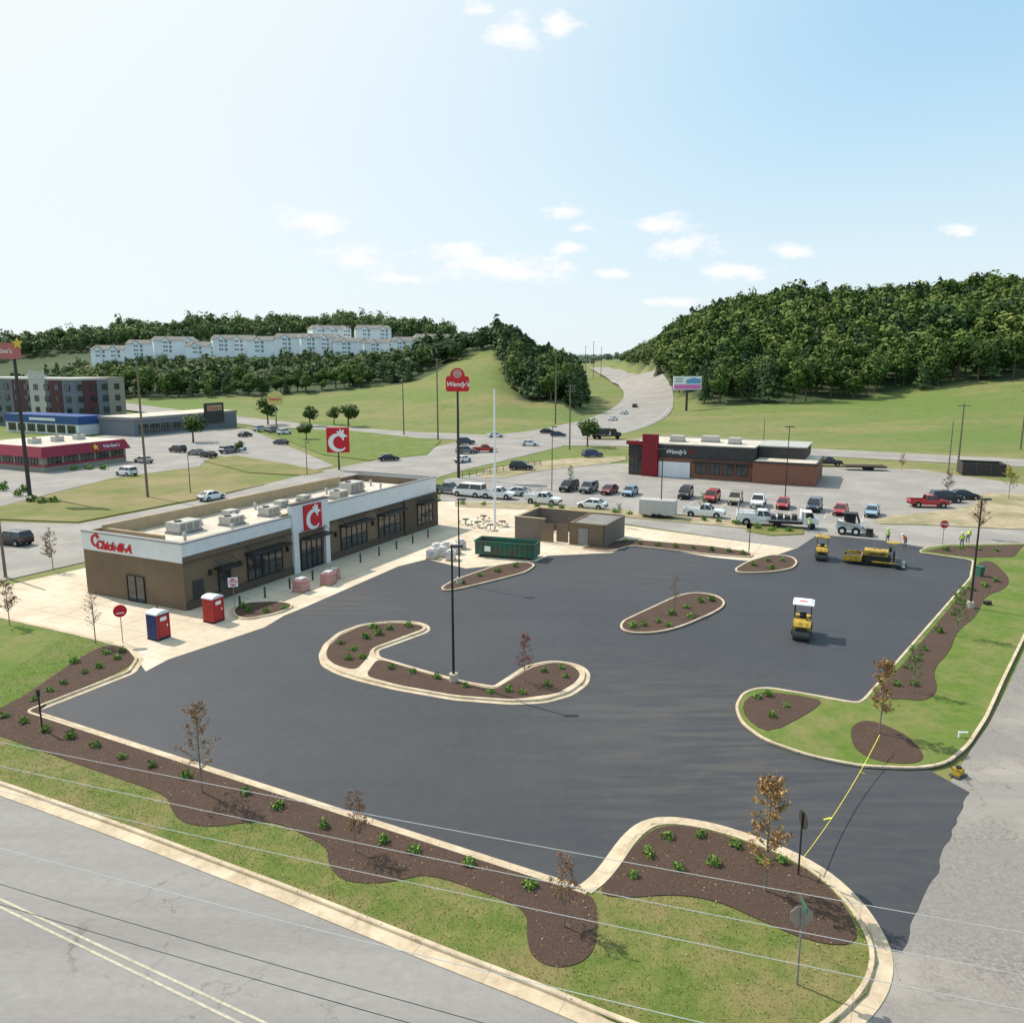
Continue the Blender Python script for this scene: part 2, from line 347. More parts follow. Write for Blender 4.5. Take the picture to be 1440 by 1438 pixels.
def ex_ground(n,l,mp,col,mixc,ramp,noi):
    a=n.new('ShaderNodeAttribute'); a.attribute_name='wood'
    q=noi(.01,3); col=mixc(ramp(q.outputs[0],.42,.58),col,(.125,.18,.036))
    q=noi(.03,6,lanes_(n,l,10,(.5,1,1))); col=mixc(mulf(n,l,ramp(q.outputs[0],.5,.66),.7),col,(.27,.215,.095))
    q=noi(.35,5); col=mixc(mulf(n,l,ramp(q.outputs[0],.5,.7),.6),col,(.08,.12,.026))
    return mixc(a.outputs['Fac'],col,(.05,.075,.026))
m_('ground',(.13,.17,.038),(.20,.195,.07),scale=.12,rough=.95,c3=(.27,.22,.10),s3=.02,extra=ex_ground,bump=.2)
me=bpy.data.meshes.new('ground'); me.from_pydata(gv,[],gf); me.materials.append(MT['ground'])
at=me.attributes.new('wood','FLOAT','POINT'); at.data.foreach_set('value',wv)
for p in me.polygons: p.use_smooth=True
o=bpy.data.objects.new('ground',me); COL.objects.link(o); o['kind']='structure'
# roads
hw=[(700,618),(770,614),(840,604),(885,588),(907,573),(911,560),(904,549),(890,540),(872,532),(858,526),(848,521),(842,518)]
hwp=chaik(PX(hw),False,3)
ribbon('highway',hwp,27,.05,'old_asphalt',True)
ribbon('highway_centre_line',hwp,.5,.14,'yellow_line',True)
for s in(-1,1):
    sweep('highway_edge_line',hwp,[(s*11.5,.14),(s*11.9,.14)],'white_line',False,True)
ribbon('arterial_road',[(150,569),(260,583),(420,601),(560,611),(700,616),(760,622),(880,623),(1150,636),(1440,651),(1800,672)],16,.06,'old_asphalt')
ribbon('arterial_centre_line',[(150,569),(260,583),(420,601),(560,611),(640,614)],.4,.12,'yellow_line')
ribbon('arterial_centre_line',[(880,623),(1150,636),(1440,651),(1800,672)],.35,.12,'yellow_line')
sheet('frontage_road',[(-250,790),(0,735),(110,737),(300,700),(430,667),(560,641),(640,622),(720,614),(800,614),(790,628),(700,650),(640,664),(560,690),(400,735),(130,788),(0,818),(-250,880)],0,.07,'old_asphalt')
ribbon('frontage_centre_line',[(-200,812),(0,776),(130,758),(620,650),(690,630)],.25,.08,'yellow_line')
sheet('restaurant_lot',[(-200,700),(0,712),(60,697),(160,672),(280,656),(300,640),(430,664),(470,655),(400,625),(350,603),(200,602),(100,620),(-200,640)],0,.05,'old_asphalt')
sheet('grass_island',[(285,648),(330,641),(400,652),(455,664),(430,669),(350,665)],0,.16,'verge_grass')
sheet('grass_island',[(355,598),(480,604),(620,620),(600,640),(520,648),(455,640),(405,620)],0,.16,'bright_lawn')
sheet('lawn_strip',[(-150,722),(0,713),(60,699),(160,673),(280,657),(330,664),(372,682),(300,698),(110,735),(0,731),(-150,760)],0,.16,'verge_grass')
sheet('neighbour_lot',[(625,674),(700,662),(860,652),(1000,650),(1160,657),(1290,660),(1500,690),(1700,710),(1700,770),(1440,768),(1290,775),(1120,772),(900,740),(700,708),(618,704)],0,.04,'old_asphalt')
gA,gB=G(950,706),G(1240,732)
for k in range(13):
    p=gA.lerp(gB,k/12); d=Vector((math.cos(E1),math.sin(E1),0)); a,b_=p-d*2.4,p+d*3.0
    o=MB().add([(a.x-.07,a.y,.046),(a.x+.07,a.y,.046),(b_.x+.07,b_.y,.046),(b_.x-.07,b_.y,.046)],[(0,1,2,3)]).build('bay_line','white_line'); o['kind']='structure'
sheet('gravel_verge',[(1375,692),(1520,700),(1520,748),(1400,744),(1290,738),(1225,738),(1235,727),(1300,722),(1370,714)],0,.15,'dry_ground',2,3)
sheet('gravel_verge',[(660,664),(760,648),(880,640),(880,650),(770,660),(690,676)],0,.12,'dry_ground',1)
sheet('planting_strip',[(640,706),(745,709),(860,717),(1000,729),(1058,737),(1056,745),(1000,739),(860,726),(740,717),(640,713)],0,.15,'dry_ground')
sheet('planting_strip',[(1050,738),(1130,742),(1130,752),(1085,754),(1050,748)],0,.15,'verge_grass')
sheet('side_road',[(1545,745),(1450,895),(1420,960),(1390,1020),(1365,1055),(1330,1110),(1255,1330),(1228,1405),(1170,1455),(1080,1500),(1060,2300),(3800,2300),(3000,900),(1900,745)],0,.05,'side_asphalt')
sheet('main_road',[(-500,930),(0,1108),(180,1172),(400,1255),(600,1335),(780,1405),(860,1440),(980,1482),(1080,1500),(1075,2300),(-1600,2300),(-1800,1200)],0,.045,'worn_asphalt')
for off in (0,11):
    ribbon('road_centre_line',[(-500,1031+off),(0,1265+off),(370,1438+off*1.6),(900,1686+off*2.5)],.11,.055,'yellow_line')
ja,jb=Vector(G(1268,1338)),Vector(G(1362,1115)); jag=[]
for k in range(25):
    c=ja.lerp(jb,k/24); jag.append((c.x+rnd.uniform(-.12,.12),c.y+rnd.uniform(-.08,.08)))
lot=PX([(33,1000),(185,945),(235,927),(370,882),(430,852),(600,780),(700,770),(860,764),(1060,790),(1120,772),(1150,752),(1240,760),(1300,770),(1375,788),(1375,815),(1218,995),(1150,1050),(1300,1080)])+jag[::-1]+PX([(1225,1335),(1100,1230),(900,1200),(832,1262)])
o=MB().prism(lot,0,.06).build('parking_lot','new_asphalt'); o['kind']='structure'
sheet('concrete_apron',[(-40,845),(0,826),(130,797),(300,760),(560,705),(700,706),(770,716),(870,738),(1000,756),(1118,772),(1095,780),(1060,790),(1000,784),(890,765),(860,778),(770,782),(755,790),(655,800),(600,787),(560,797),(430,854),(400,866),(372,883),(237,928),(205,945),(185,915),(110,893),(0,868)],0,.075,'concrete')
verge=[(-400,985),(0,1106),(180,1170),(400,1253),(600,1333),(780,1403),(860,1438),(980,1480),(1080,1490),(1165,1450),(1218,1400),(1233,1355),(1224,1318),(1193,1270),(1150,1230),(1090,1198),(1010,1170),(950,1159),(917,1162),(893,1180),(853,1238),(826,1259),(40,1003),(183,947),(195,929),(183,914),(110,895),(0,870),(-60,858),(-400,850)]
sheet('lawn',verge,0,.17,'lawn')
sheet('lawn',[(-300,838),(-60,861),(0,873),(110,898),(158,906),(130,915),(100,934),(45,973),(0,999),(-60,1016),(-300,1010)],0,.176,'bright_lawn')
kerb([(-400,985),(0,1106),(180,1170),(400,1253),(600,1333),(780,1403),(860,1438),(980,1480),(1080,1490),(1165,1450),(1218,1400),(1233,1355),(1224,1318),(1193,1270),(1150,1230),(1090,1198),(1010,1170),(950,1159),(917,1162),(893,1180),(853,1238),(826,1259)],1,2,gut=.62,mx=.6)
kerb([(826,1259),(600,1185.5),(40,1003),(183,947),(195,929),(183,914),(110,895),(0,870)],1,2,gut=.4,mx=.25)
bedA=[(0,1001),(45,975),(100,936),(140,912),(165,910),(186,920),(190,930),(178,943),(42,1003),(300,1089),(600,1187),(824,1260),(838,1272),(840,1300),(838,1335),(822,1358),(785,1368),(750,1355),(740,1325),(742,1285),(690,1263),(600,1232),(560,1244),(510,1248),(475,1240),(460,1215),(462,1195),(390,1160),(350,1160),(300,1168),(255,1162),(240,1140),(235,1122),(120,1082),(0,1038),(-60,1020)]
bedB=[(838,1262),(862,1236),(900,1184),(925,1167),(960,1165),(1010,1176),(1085,1202),(1145,1234),(1186,1274),(1207,1318),(1195,1336),(1140,1330),(1070,1300),(1010,1272),(950,1262),(880,1268)]
sheet('mulch_bed',bedA,.1,.2,'mulch',3,.8); sheet('mulch_bed',bedB,.1,.207,'mulch',2,.8)
rv=[(1216,989),(1205,993),(1130,979),(1075,970),(1048,977),(1037,996),(1045,1019),(1077,1043),(1140,1065),(1210,1079),(1290,1082),(1328,1075),(1358,1050),(1384,1010),(1409,955),(1441,890),(1490,800),(1520,762),(1440,766),(1330,768),(1303,772),(1293,778),(1370,789),(1366,815)]
sheet('lawn',rv,0,.17,'bright_lawn',2,.45)
kerb(rv,-1,2,True,gut=.55,mx=.45)
sheet('mulch_bed',[(1198,1022),(1222,1015),(1262,1030),(1290,1050),(1302,1076),(1250,1078),(1208,1064),(1195,1042)],.1,.2,'mulch',2)
sheet('mulch_bed',[(1048,985),(1075,975),(1150,985),(1155,993),(1130,1010),(1085,1033),(1060,1024),(1043,1003)],.1,.2,'mulch',1)
sheet('mulch_bed',[(1219,990),(1262,945),(1368,818),(1374,793),(1395,790),(1420,815),(1415,830),(1385,840),(1372,870),(1345,890),(1335,920),(1310,945),(1320,975),(1300,990),(1265,985)],.1,.2,'mulch',2,1.2)
sheet('mulch_bed',[(1302,777),(1330,770),(1440,768),(1425,785),(1370,786)],.1,.2,'mulch')
isl1=[(600,884),(594,879),(578,876),(548,876),(510,880),(480,891),(461,907),(454,922),(458,936),(478,947),(510,957),(560,969),(640,983),(720,989),(765,987),(800,977),(821,962),(824,948),(815,939),(798,934),(775,932),(744,938),(697,969),(650,961),(595,946),(528,926),(526,915),(598,889)]
sheet('island_concrete',isl1,0,.165,'kerb_concrete',2,.3); kerb(isl1,1,2,True,gut=.34,mx=.3)
sheet('mulch_bed',[(598,885),(586,880),(553,878),(511,882),(480,895),(461,913),(459,927),(472,938),(500,945),(518,926),(521,914)],.1,.2,'mulch',2,.4)
sheet('mulch_bed',[(514,953),(530,930),(548,934),(595,949),(650,964),(697,973),(748,941),(780,934),(804,938),(817,950),(808,963),(782,978),(720,986),(640,980),(562,966)],.1,.2,'mulch',2,.4)
isl2=[(874,884),(878,876),(888,871),(950,842),(968,837),(985,836),(1003,839),(1015,845),(1017,853),(1002,863),(958,882),(928,890),(900,892),(882,890)]
isl3=[(1034,803),(1052,792),(1085,782),(1112,784),(1120,792),(1112,801),(1080,806),(1042,807)]
isl4=[(622,828),(642,817),(700,797),(738,792),(752,796),(738,806),(700,816),(642,830),(626,832)]
isl5=[(815,772),(850,764),(885,760),(1000,770),(1055,778),(1057,785),(1000,781),(888,768),(855,777)]
isl6=[(326,858),(345,849),(395,847),(418,853),(395,864),(345,874),(328,868)]
for q,sd_ in ((isl2,1),(isl3,1),(isl4,1),(isl5,1),(isl6,-1)):
    sheet('mulch_bed',q,0,.18,'mulch',3,.6); kerb(q,sd_,3,True,gut=.36,mx=.6)
# ------------------------------------------------ signature building
def bldg(name,label,loc,rz,cat='building'): return thing(name,label,cat,loc,rz)
def win(par,x0,x1,z0,z1,y=0,nx=3,nz=1,axis='x',door=False):
    fr=MB(); gl=MB()
    def bx(m,a0,a1,ya,yb,c0,c1):
        if axis=='x': m.box(a0,a1,ya,yb,c0,c1)
        else: m.box(ya,yb,a0,a1,c0,c1)
    bx(gl,x0+.03,x1-.03,y-.05,y+.02,z0+.03,z1-.03)
    t=.07
    for k in range(nx+1):
        a=x0+(x1-x0)*k/nx; bx(fr,a-t/2,a+t/2,y-.11,y-.051,z0,z1)
    for k in range(nz+1):
        c=z0+(z1-z0)*k/nz; bx(fr,x0,x1,y-.105,y-.052,c-t/2,c+t/2)
    g=gl.build('door' if door else 'window','glass',par); fr.build('frame','black_metal',g); return g
O=G(262,860); cf=bldg('restaurant_building','long brown brick restaurant with white top band beside the fresh asphalt lot',(O.x,O.y,0.07),E1)
L,W=42.4,13.0
MB().box(0,L,0,.3,0,6.0).box(0,.3,.3,W,0,6.0).box(L-.3,L,.3,W,0,6.0).box(.3,L-.3,W-.3,W,0,6.0).build('wall','brown_brick',cf)
MB().box(.3,L-.3,.3,W-.3,4.9,5.2).build('roof','roof_membrane',cf)
MB().box(1.5,L-5,W-1.2,W-.9,5.2,6.45).box(1.5,1.8,4,W-1.2,5.2,6.15).box(13,L,.301,.6,5.2,6.4).build('roof_parapet','tan_panel',cf)
MB().box(-.08,14,-.08,0,4.9,6.05).box(-.08,0,0,W,4.35,6.05).box(19.8,L+.08,-.08,0,4.5,6.45).box(L,L+.08,0,W,4.5,6.45).build('white_band','white_panel',cf)
MB().box(-.14,14,-.14,.36,6.05,6.17).box(-.14,.36,.36,W,6.05,6.17).box(19.8,L+.14,-.14,.36,6.45,6.57).box(L-.36,L+.14,.36,W,6.45,6.57).build('coping','metal_grey',cf)
MB().box(14,19.8,-.3,.36,4.2,7.2).box(14,14.8,-.3,.0,0,4.2).box(19.1,19.8,-.3,.0,0,4.2).build('entrance_tower','white_panel',cf)
MB().box(13.9,19.9,-.38,.4,7.2,7.32).build('tower_coping','charcoal',cf)
MB().box(34.6,L+.1,-.35,-.081,0,4.5).build('end_bay','dark_brick',cf)
for a,b in ((0.2,14),(19.8,34.6)): MB().box(a,b,-.16,-.0,.0,.8).build('brick_base','dark_brick',cf)
win(cf,7.6,12.4,.9,3.4,-.05,5,2); win(cf,22,26.8,.85,3.4,-.05,5,2); win(cf,29.2,33.8,.3,3.4,-.05,4,2); win(cf,37.4,41,.9,3.4,-.36,4,2)
win(cf,15.3,18.6,.05,3.3,-.05,4,2,door=True); win(cf,3.9,5.3,.05,2.7,-.05,1,1,door=True)
MB().box(.9,2.1,-.1,-.0,.0,2.5).build('door','charcoal',cf)
win(cf,5.0,7.2,.1,2.5,-.05,2,1,axis='y')
for a,b,z,y in ((7.3,12.7,3.55,0),(21.7,27,3.55,0),(28.9,34.1,3.55,0),(37.1,41.3,3.55,-.35),(15.0,19,3.5,-.3),(3.4,5.8,3.0,0)):
    MB().box(a,b,y-1.3,y-.1,z,z+.18).cyl((a+.2,y-1.2,z+.16),(a+.2,y-.1,z+.9),.03).cyl((b-.2,y-1.2,z+.16),(b-.2,y-.1,z+.9),.03).build('canopy','black_metal',cf)
for x in (2.9,6.6,13.2,21,28,35.4): MB().box(x-.12,x+.12,-.28,-.01,2.6,3.1).build('wall_lamp','black_metal',cf)
MB().box(-.085,13.98,-.17,-.09,4.25,4.37).build('trim_line','dark_brick',cf); MB().box(19.85,42,-.17,-.09,4.25,4.37).build('trim_line','dark_brick',cf)
def logoC(par,loc,s,rot,mat='sign_white'):
    # one flowing C whose upper end is a bird's head: comb lobes behind it, beak to the right
    mb=MB(); n=30; cy=-.10*s
    def pt(t,r): return (math.cos(t)*r*1.04,cy+math.sin(t)*r)
    for k in range(n):
        q=[]
        for j in(k,k+1):
            f=j/n; t=R(62+262*f); th=.07+.17*math.sin(math.pi*min(1,f*1.08))**.8
            q.append((pt(t,.47*s),pt(t,(.47-th)*s)))
        mb.prism([q[0][0],q[1][0],q[1][1],q[0][1]],0,.03)
    def ell(cx,cy_,rx,ry,ang,d=.034):
        mb.prism([(cx+math.cos(t)*rx*math.cos(ang)-math.sin(t)*ry*math.sin(ang),cy_+math.cos(t)*rx*math.sin(ang)+math.sin(t)*ry*math.cos(ang)) for t in [2*math.pi*i/14 for i in range(14)]],0,d)
    ell(.24*s,.27*s,.15*s,.125*s,-.2,.043); ell(.06*s,.40*s,.055*s,.12*s,.75); ell(.16*s,.47*s,.055*s,.12*s,.25,.037); ell(.28*s,.46*s,.05*s,.10*s,-.3,.04)
    mb.prism([(.36*s,.33*s),(.53*s,.22*s),(.35*s,.17*s)],0,.046); ell(.27*s,.10*s,.045*s,.09*s,.3,.049)
    o=mb.build('logo',mat,par); o.location=loc; o.rotation_euler=rot; return o
MB().box(15.6,18.4,-.46,-.3,4.3,6.95).build('logo_panel','brand_red',cf); logoC(cf,(17,-.465,5.55),2.3,(R(90),0,0))
text('Chick-fil-A',1.1,'brand_red',cf,(-.11,8.7,4.95),(R(90),0,R(-90)),.35,.05,bold=.035)
logoC(cf,(-.09,11.1,5.45),1.25,(R(90),0,R(-90)),'brand_red')
MCF=Matrix.Translation((O.x,O.y,.07))@Matrix.Rotation(E1,4,'Z')
def onbld(x,y,z=0): return MCF@Vector((x,y,z))
def hvac(x,y,sx,sy,sz,lab,fan=True):
    u=thing('rooftop_unit',lab,'rooftop unit',onbld(x,y,5.2),E1)
    MB().box(-sx/2-.1,sx/2+.1,-sy/2-.1,sy/2+.1,0,.2).build('curb_frame','metal_grey',u)
    MB().box(-sx/2,sx/2,-sy/2,sy/2,.2,.2+sz).build('cabinet','metal_light',u)
    for k in range(3): MB().box(-sx/2+.2+k*sx*.3,-sx/2+.2+k*sx*.3+sx*.22,-sy/2-.03,-sy/2,.35,.05+sz).build('louvre_panel','metal_grey',u)
    MB().prism_y([(sx/2,.4),(sx/2+.4,.4),(sx/2+.4,.5),(sx/2,.2+sz)],-sy/2+.1,sy/2-.1).build('intake_hood','metal_light',u)
    if fan: MB().cyl((-sx/4,0,.2+sz),(-sx/4,0,.32+sz),.36,n=14).build('fan_cap','charcoal',u)
hvac(6.8,7.2,2.8,1.8,.95,'large tan rooftop unit nearest the script sign end of the roof')
hvac(11.5,5.6,2.0,1.5,.75,'tan rooftop unit second from the script sign end')
hvac(17,5.6,1.9,1.4,.8,'rooftop unit just behind the red logo tower'); hvac(21.5,8,1.2,1.1,.6,'small low rooftop unit at mid roof',False)
hvac(29,5.5,1.8,1.5,.85,'rooftop unit above the long window bay'); hvac(33.5,7,2.8,1.8,1.2,'large white rooftop unit at the far roof end')
hvac(26,8.5,1.2,1.1,.5,'smallest rooftop unit near the rear parapet',False); hvac(14.5,8.8,1.4,1.1,.6,'low rooftop unit between the second unit and the rear parapet',False)
for i,(x,y) in enumerate(((9,3),(13.5,7.2),(20,4),(24.5,6),(37,5),(19,9.5),(31,9),(4,4),(39,8))):
    v=MB().cyl((0,0,0),(0,0,.6),.14,n=10).cyl((0,0,.6),(0,0,.85),.26,.08,n=10).build('roof_vent','metal_light'); v.location=onbld(x,y,5.2)
    tag(v,'small capped metal vent on the brown restaurant roof','vent','roof vents of the brown restaurant')
for i,x in enumerate((3,6.2,9.6,13,21,24.5,28,31.5,35)):
    if i==0:
        b=thing('bollard','short brown bollard on the pavement along the brown restaurant front','bollard',onbld(x,-3.4),0,'bollards along the restaurant front')
        MB().cyl((0,0,0),(0,0,1.0),.1,n=10).build('post','dark_brick',b); MB().cyl((0,0,1.0),(0,0,1.06),.1,.04,n=10).build('cap','charcoal',b); b0_=b
    else: dup(b0_,onbld(x,-3.4))
# second restaurant
W0=bldg('restaurant_building','black and brick restaurant with tall red fin behind the parked car rows',(22.7,155.4,.05),R(-25))
MB().box(0,23.5,0,15,0,3.6).build('lower_wall','red_brick',W0)
MB().box(-.05,23.6,-.12,15,3.6,6.1).build('upper_wall','charcoal',W0)
MB().box(.3,23.3,.3,14.7,6.1,6.15).build('roof','roof_membrane',W0)
MB().box(-.1,23.7,-.18,.2,6.1,6.3).box(-.1,.2,.2,15,6.1,6.3).box(23.4,23.7,.2,15,6.1,6.3).box(.2,23.4,14.7,15.05,6.1,6.3).build('coping','metal_light',W0)
MB().box(23.6,34.5,-1.5,12,0,3.7).build('rear_wing','red_brick',W0); MB().box(23.6,34.7,-1.7,12.2,3.7,4.0).build('wing_coping','charcoal',W0)
MB().box(24,34.3,-1.3,11.8,4.0,4.05).build('wing_roof','roof_membrane',W0)
MB().box(23.75,32,4,14.8,4.06,6.1).build('rear_upper_wall','charcoal',W0); MB().box(23.76,32.2,3.9,15,6.1,6.3).build('rear_coping','metal_light',W0)
MB().box(2.9,5.9,-1.1,-.13,0,8.0).build('red_fin','deep_red',W0); MB().box(-.3,2.9,-.9,-.13,5.9,6.6).build('fin_arm','deep_red',W0)
MB().box(6.0,12,-.3,-.13,0,2.9).build('white_panel','white_panel',W0)
win(W0,.3,2.8,.2,3.4,-.13,3,2)
for k in range(4): win(W0,13+2.5*k,15+2.5*k,.9,2.9,-.02,2,1)
for y0 in (1.5,5.5): win(W0,y0,y0+3,.3,3.3,-.02,3,1,axis='y')
MB().box(12.4,23.3,-.9,-.13,3.0,3.2).build('canopy','black_metal',W0)
text("Wendy's",1.1,'sign_white',W0,(9.2,-.16,4.8),bold=.015,shear=.25)
MB().cyl((12.2,-.2,4.9),(12.2,-.13,4.9),.42,n=18).build('round_emblem','deep_red',W0)
for i,(x,y,sx) in enumerate(((8,6,2.6),(14,8,3.2),(19,6,2.2))):
    u=thing('rooftop_unit',['left','middle','right'][i]+'most grey rooftop unit on the black restaurant','rooftop unit',W0.matrix_basis@Vector((x,y,6.15)),R(-25)); MB().box(-sx/2,sx/2,-1,1,.25,1.2).box(-sx/2+.3,sx/2-.3,-1.02,1.02,.4,.5).build('cabinet','metal_light',u); MB().box(-sx/2-.1,sx/2+.1,-1.1,1.1,0,.25).build('curb_frame','metal_grey',u)
p=G(62,664); B=bldg('restaurant_building','low restaurant with wine red roof band at the far left',(p.x,p.y,.05),E1)
MB().box(0,19,0,22,0,3.0).build('wall','sand_wall',B)
MB().add([(-.8,-.8,2.9),(19.8,-.8,2.9),(19.8,22.8,2.9),(-.8,22.8,2.9),(0,0,4.9),(19,0,4.9),(19,22,4.9),(0,22,4.9)],[(0,1,5,4),(1,2,6,5),(2,3,7,6),(3,0,4,7),(4,5,6,7),(0,3,2,1)]).build('roof_band','maroon',B)
MB().box(.4,18.6,.4,21.6,4.901,4.93).build('roof','roof_membrane',B)
MB().box(.2,18.8,-.05,.0,.9,1.4).box(-.05,0,.2,21.8,.9,1.4).build('wall_stripe','wine',B)
for k in range(5): win(B,1+3.6*k,3.9+3.6*k,1.4,2.7,-.02,3,1)
for k in range(5): win(B,1.5+4*k,4.5+4*k,1.4,2.7,-.02,3,1,axis='y')
def star(par,loc,s,rot,mat='star_yellow',d=.08):
    mb=MB(); mb.prism([(math.cos(R(90+36*k))*s*(1 if k%2==0 else .45),math.sin(R(90+36*k))*s*(1 if k%2==0 else .45)) for k in range(10)],0,d); o=mb.build('star_emblem',mat,par); o.location=loc; o.rotation_euler=rot
star(B,(11.4,-.55,3.9),.8,(R(70),0,0)); text("Hardee's",1.1,'sign_white',B,(15.2,-.58,3.9),(R(70),0,0))
for k in range(3):
    q=thing('rooftop_unit',['near','middle','far'][k]+' rooftop unit on the wine red roofed restaurant','rooftop unit',B.matrix_basis@Vector((4+5*k,8,4.9)),E1); MB().box(-1,1,-.8,.8,0,1.1).build('cabinet','metal_light',q); MB().cyl((0,0,1.1),(0,0,1.25),.4,n=12).build('fan_cap','charcoal',q)
p=G(190,614); B=bldg('restaurant_building','long low grey building with dark glazed front beyond the left lawns',(p.x,p.y,.05),E1)
MB().box(0,40,0,15,0,4.6).build('wall','grey_blue',B); MB().box(-.2,40.2,-.2,15.2,4.6,5.4).build('fascia','metal_grey',B); MB().box(.2,39.8,.2,14.8,5.4,5.45).build('roof','roof_membrane',B)
MB().box(26,34,-.6,-.21,2,8.3).build('entrance_panel','charcoal',B); MB().box(27,33,-.75,-.61,5.8,7.6).build('fascia_sign','tan_panel',B)
text('Denny\'s',1.6,'brand_red',B,(30,-.78,6.7))
for k in range(6): win(B,1.5+4*k,4.8+4*k,.8,3.2,-.02,3,1)
p=G(110,604); B=bldg('hotel_building','four storey grey hotel with dark red panels at the left edge',(p.x,p.y,.0),E1)
MB().box(0,18,0,50,0,15.5).build('wall','grey_blue',B); MB().box(12,18.3,-.25,18,0,16.2).build('end_block','sand_wall',B)
MB().box(-.3,11.9,-.3,50.2,15.5,16.1).build('coping','metal_light',B)
MB().box(3,8,-.2,0,3.5,15.4).build('red_panel','hotel_red',B); MB().box(-.2,0,6,12,3.5,15.4).build('red_panel','hotel_red',B); MB().box(-.2,0,24,31,3.5,15.4).build('red_panel','hotel_red',B)
MB().box(-.2,0,14,22,0,18.5).build('sign_tower','metal_light',B)
for fl in range(4):
    for k in range(4): win(B,1.2+4.4*k,3.0+4.4*k,1.2+3.7*fl,3.0+3.7*fl,-.26,2,1)
    for k in range(9): win(B,2+5.2*k,4+5.2*k,1.2+3.7*fl,3.0+3.7*fl,-.24,2,1,axis='y')
text('NEPLACE SUITES',1.5,'sign_white',B,(-.26,18,16.6),(R(90),0,R(-90)))
p=G(112,613); B=bldg('shop_building','low white shop with bright blue roof band before the grey hotel',(p.x,p.y,0.05),E1)
MB().box(0,8,0,34,0,3.2).build('wall','white_panel',B); MB().box(-.2,8.2,-.2,34.2,3.2,5.6).build('blue_band','deep_blue',B)
for k in range(7): win(B,1.5+4.6*k,5+4.6*k,.6,2.8,-.02,3,1,axis='y')
MB().box(-.26,-.2,10,22,4,4.8).build('sign_strip','sign_white',B)
# apartments
def apt(loc,rz,w,fl,lab):
    B=bldg('apartment_block',lab,loc,rz,'apartment block'); B['group']='white apartment blocks along the far ridge'
    h=3.1*fl; MB().box(0,w,0,13,-6,h).build('wall','siding_white',B)
    mb=MB(); mb.add([(-.6,-.8,h),(w+.6,-.8,h),(w+.6,13.8,h),(-.6,13.8,h),(2,6.5,h+3.2),(w-2,6.5,h+3.2)],[(0,1,5,4),(1,2,5),(2,3,4,5),(3,0,4),(0,3,2,1)]); mb.build('roof','brown_roof',B)
    n=max(2,int(w/11))
    for k in range(n):
        c=w*(k+.5)/n; MB().add([(c-2.9,-1.7,h),(c+2.9,-1.7,h),(c,-1.7,h+2.7),(c-2.9,5,h),(c+2.9,5,h),(c,5,h+2.7)],[(0,2,5,3),(1,4,5,2)]).build('dormer_roof','brown_roof',B)
        MB().prism_y([(c-2.4,h),(c+2.4,h),(c,h+2.3)],-1.4,3).build('gable','siding_white',B)
        MB().box(c-2.2,c+2.2,-1.3,0,-5,h-.01).build('bay','siding_white',B)
        for f2 in range(fl):
            MB().box(c-1.5,c-.2,-1.36,-1.3,3.1*f2+.8,3.1*f2+2.3).box(c+.2,c+1.5,-1.36,-1.3,3.1*f2+.8,3.1*f2+2.3).build('window','metal_grey',B)
            MB().box(c+2.9,c+4.6,-.06,-.0,3.1*f2+.5,3.1*f2+2.3).build('window','metal_grey',B)
aps=[(128,503,33,2),(178,501,28,3),(217,496,32,3),(262,498,26,2),(300,494,34,3),(348,496,30,3),(388,492,26,3),(424,492,34,3),(470,498,30,3),(512,500,28,3),(550,502,26,3),(585,500,30,3),(440,478,34,3),(500,478,30,3)]
nm_=['one','two','three','four','five','six','seven','eight','nine','ten','eleven','twelve']
for i,(px,py,w,fl) in enumerate(aps):
    Y=620 if i<12 else 690; u,fw,dn=ray(px,py); z=H-dn/fw*Y
    apt((u/fw*Y,Y,max(z,hgt(u/fw*Y,Y))),R(8+((i*7)%5)*6),w,fl,'white apartment block number %s from the left along the ridge'%nm_[i] if i<12 else ['left','right'][i-12]+' one of two upper white apartment blocks behind the row')
# bin enclosure
a=G(724,757); Bx=bldg('bin_enclosure','brown block bin enclosure with brown gates beyond the green skip',(a.x,a.y,.075),R(-26),'enclosure')
MB().box(0,.3,0,7,0,2.7).box(.3,4,0,.3,0,2.7).box(.3,12,6.7,7,0,2.7).box(11.7,12,0,6.7,0,2.7).build('wall','grey_block',Bx)
MB().box(7.4,11.7,-.2,.3,0,2.7).box(7.4,7.7,.3,6.7,0,2.7).build('storage_wall','brown_brick',Bx)
MB().box(7.7,11.7,.3,6.7,2.4,2.6).build('storage_roof','brown_roof',Bx)
MB().box(8.6,9.8,-.27,-.2,0,2.1).build('door','metal_grey',Bx)
MB().box(4.05,5.6,-.9,-.8,.2,2.4).build('gate','brown_brick',Bx); MB().box(5.8,7.3,-.4,-.3,.2,2.4).build('gate','brown_brick',Bx)
MB().box(-.06,.36,-.05,7.05,2.7,2.8).box(.36,4.05,-.05,.35,2.7,2.8).box(.36,12.05,6.65,7.05,2.7,2.8).build('coping','tan_panel',Bx)
a=G(668,783); D=thing('skip','long green open topped steel skip beside the bin enclosure','skip',(a.x,a.y,.1),R(-18))
MB().box(0,7,0,.1,.25,1.75).box(0,7,2.3,2.4,.25,1.75).box(0,.1,.1,2.3,.25,1.75).box(6.9,7,.1,2.3,.25,1.75).box(.1,6.9,.1,2.3,.25,.4).build('body','dumpster_green',D)
m=MB()
for k in range(12): m.box(.25+k*.58,.35+k*.58,-.1,0,.3,1.7)
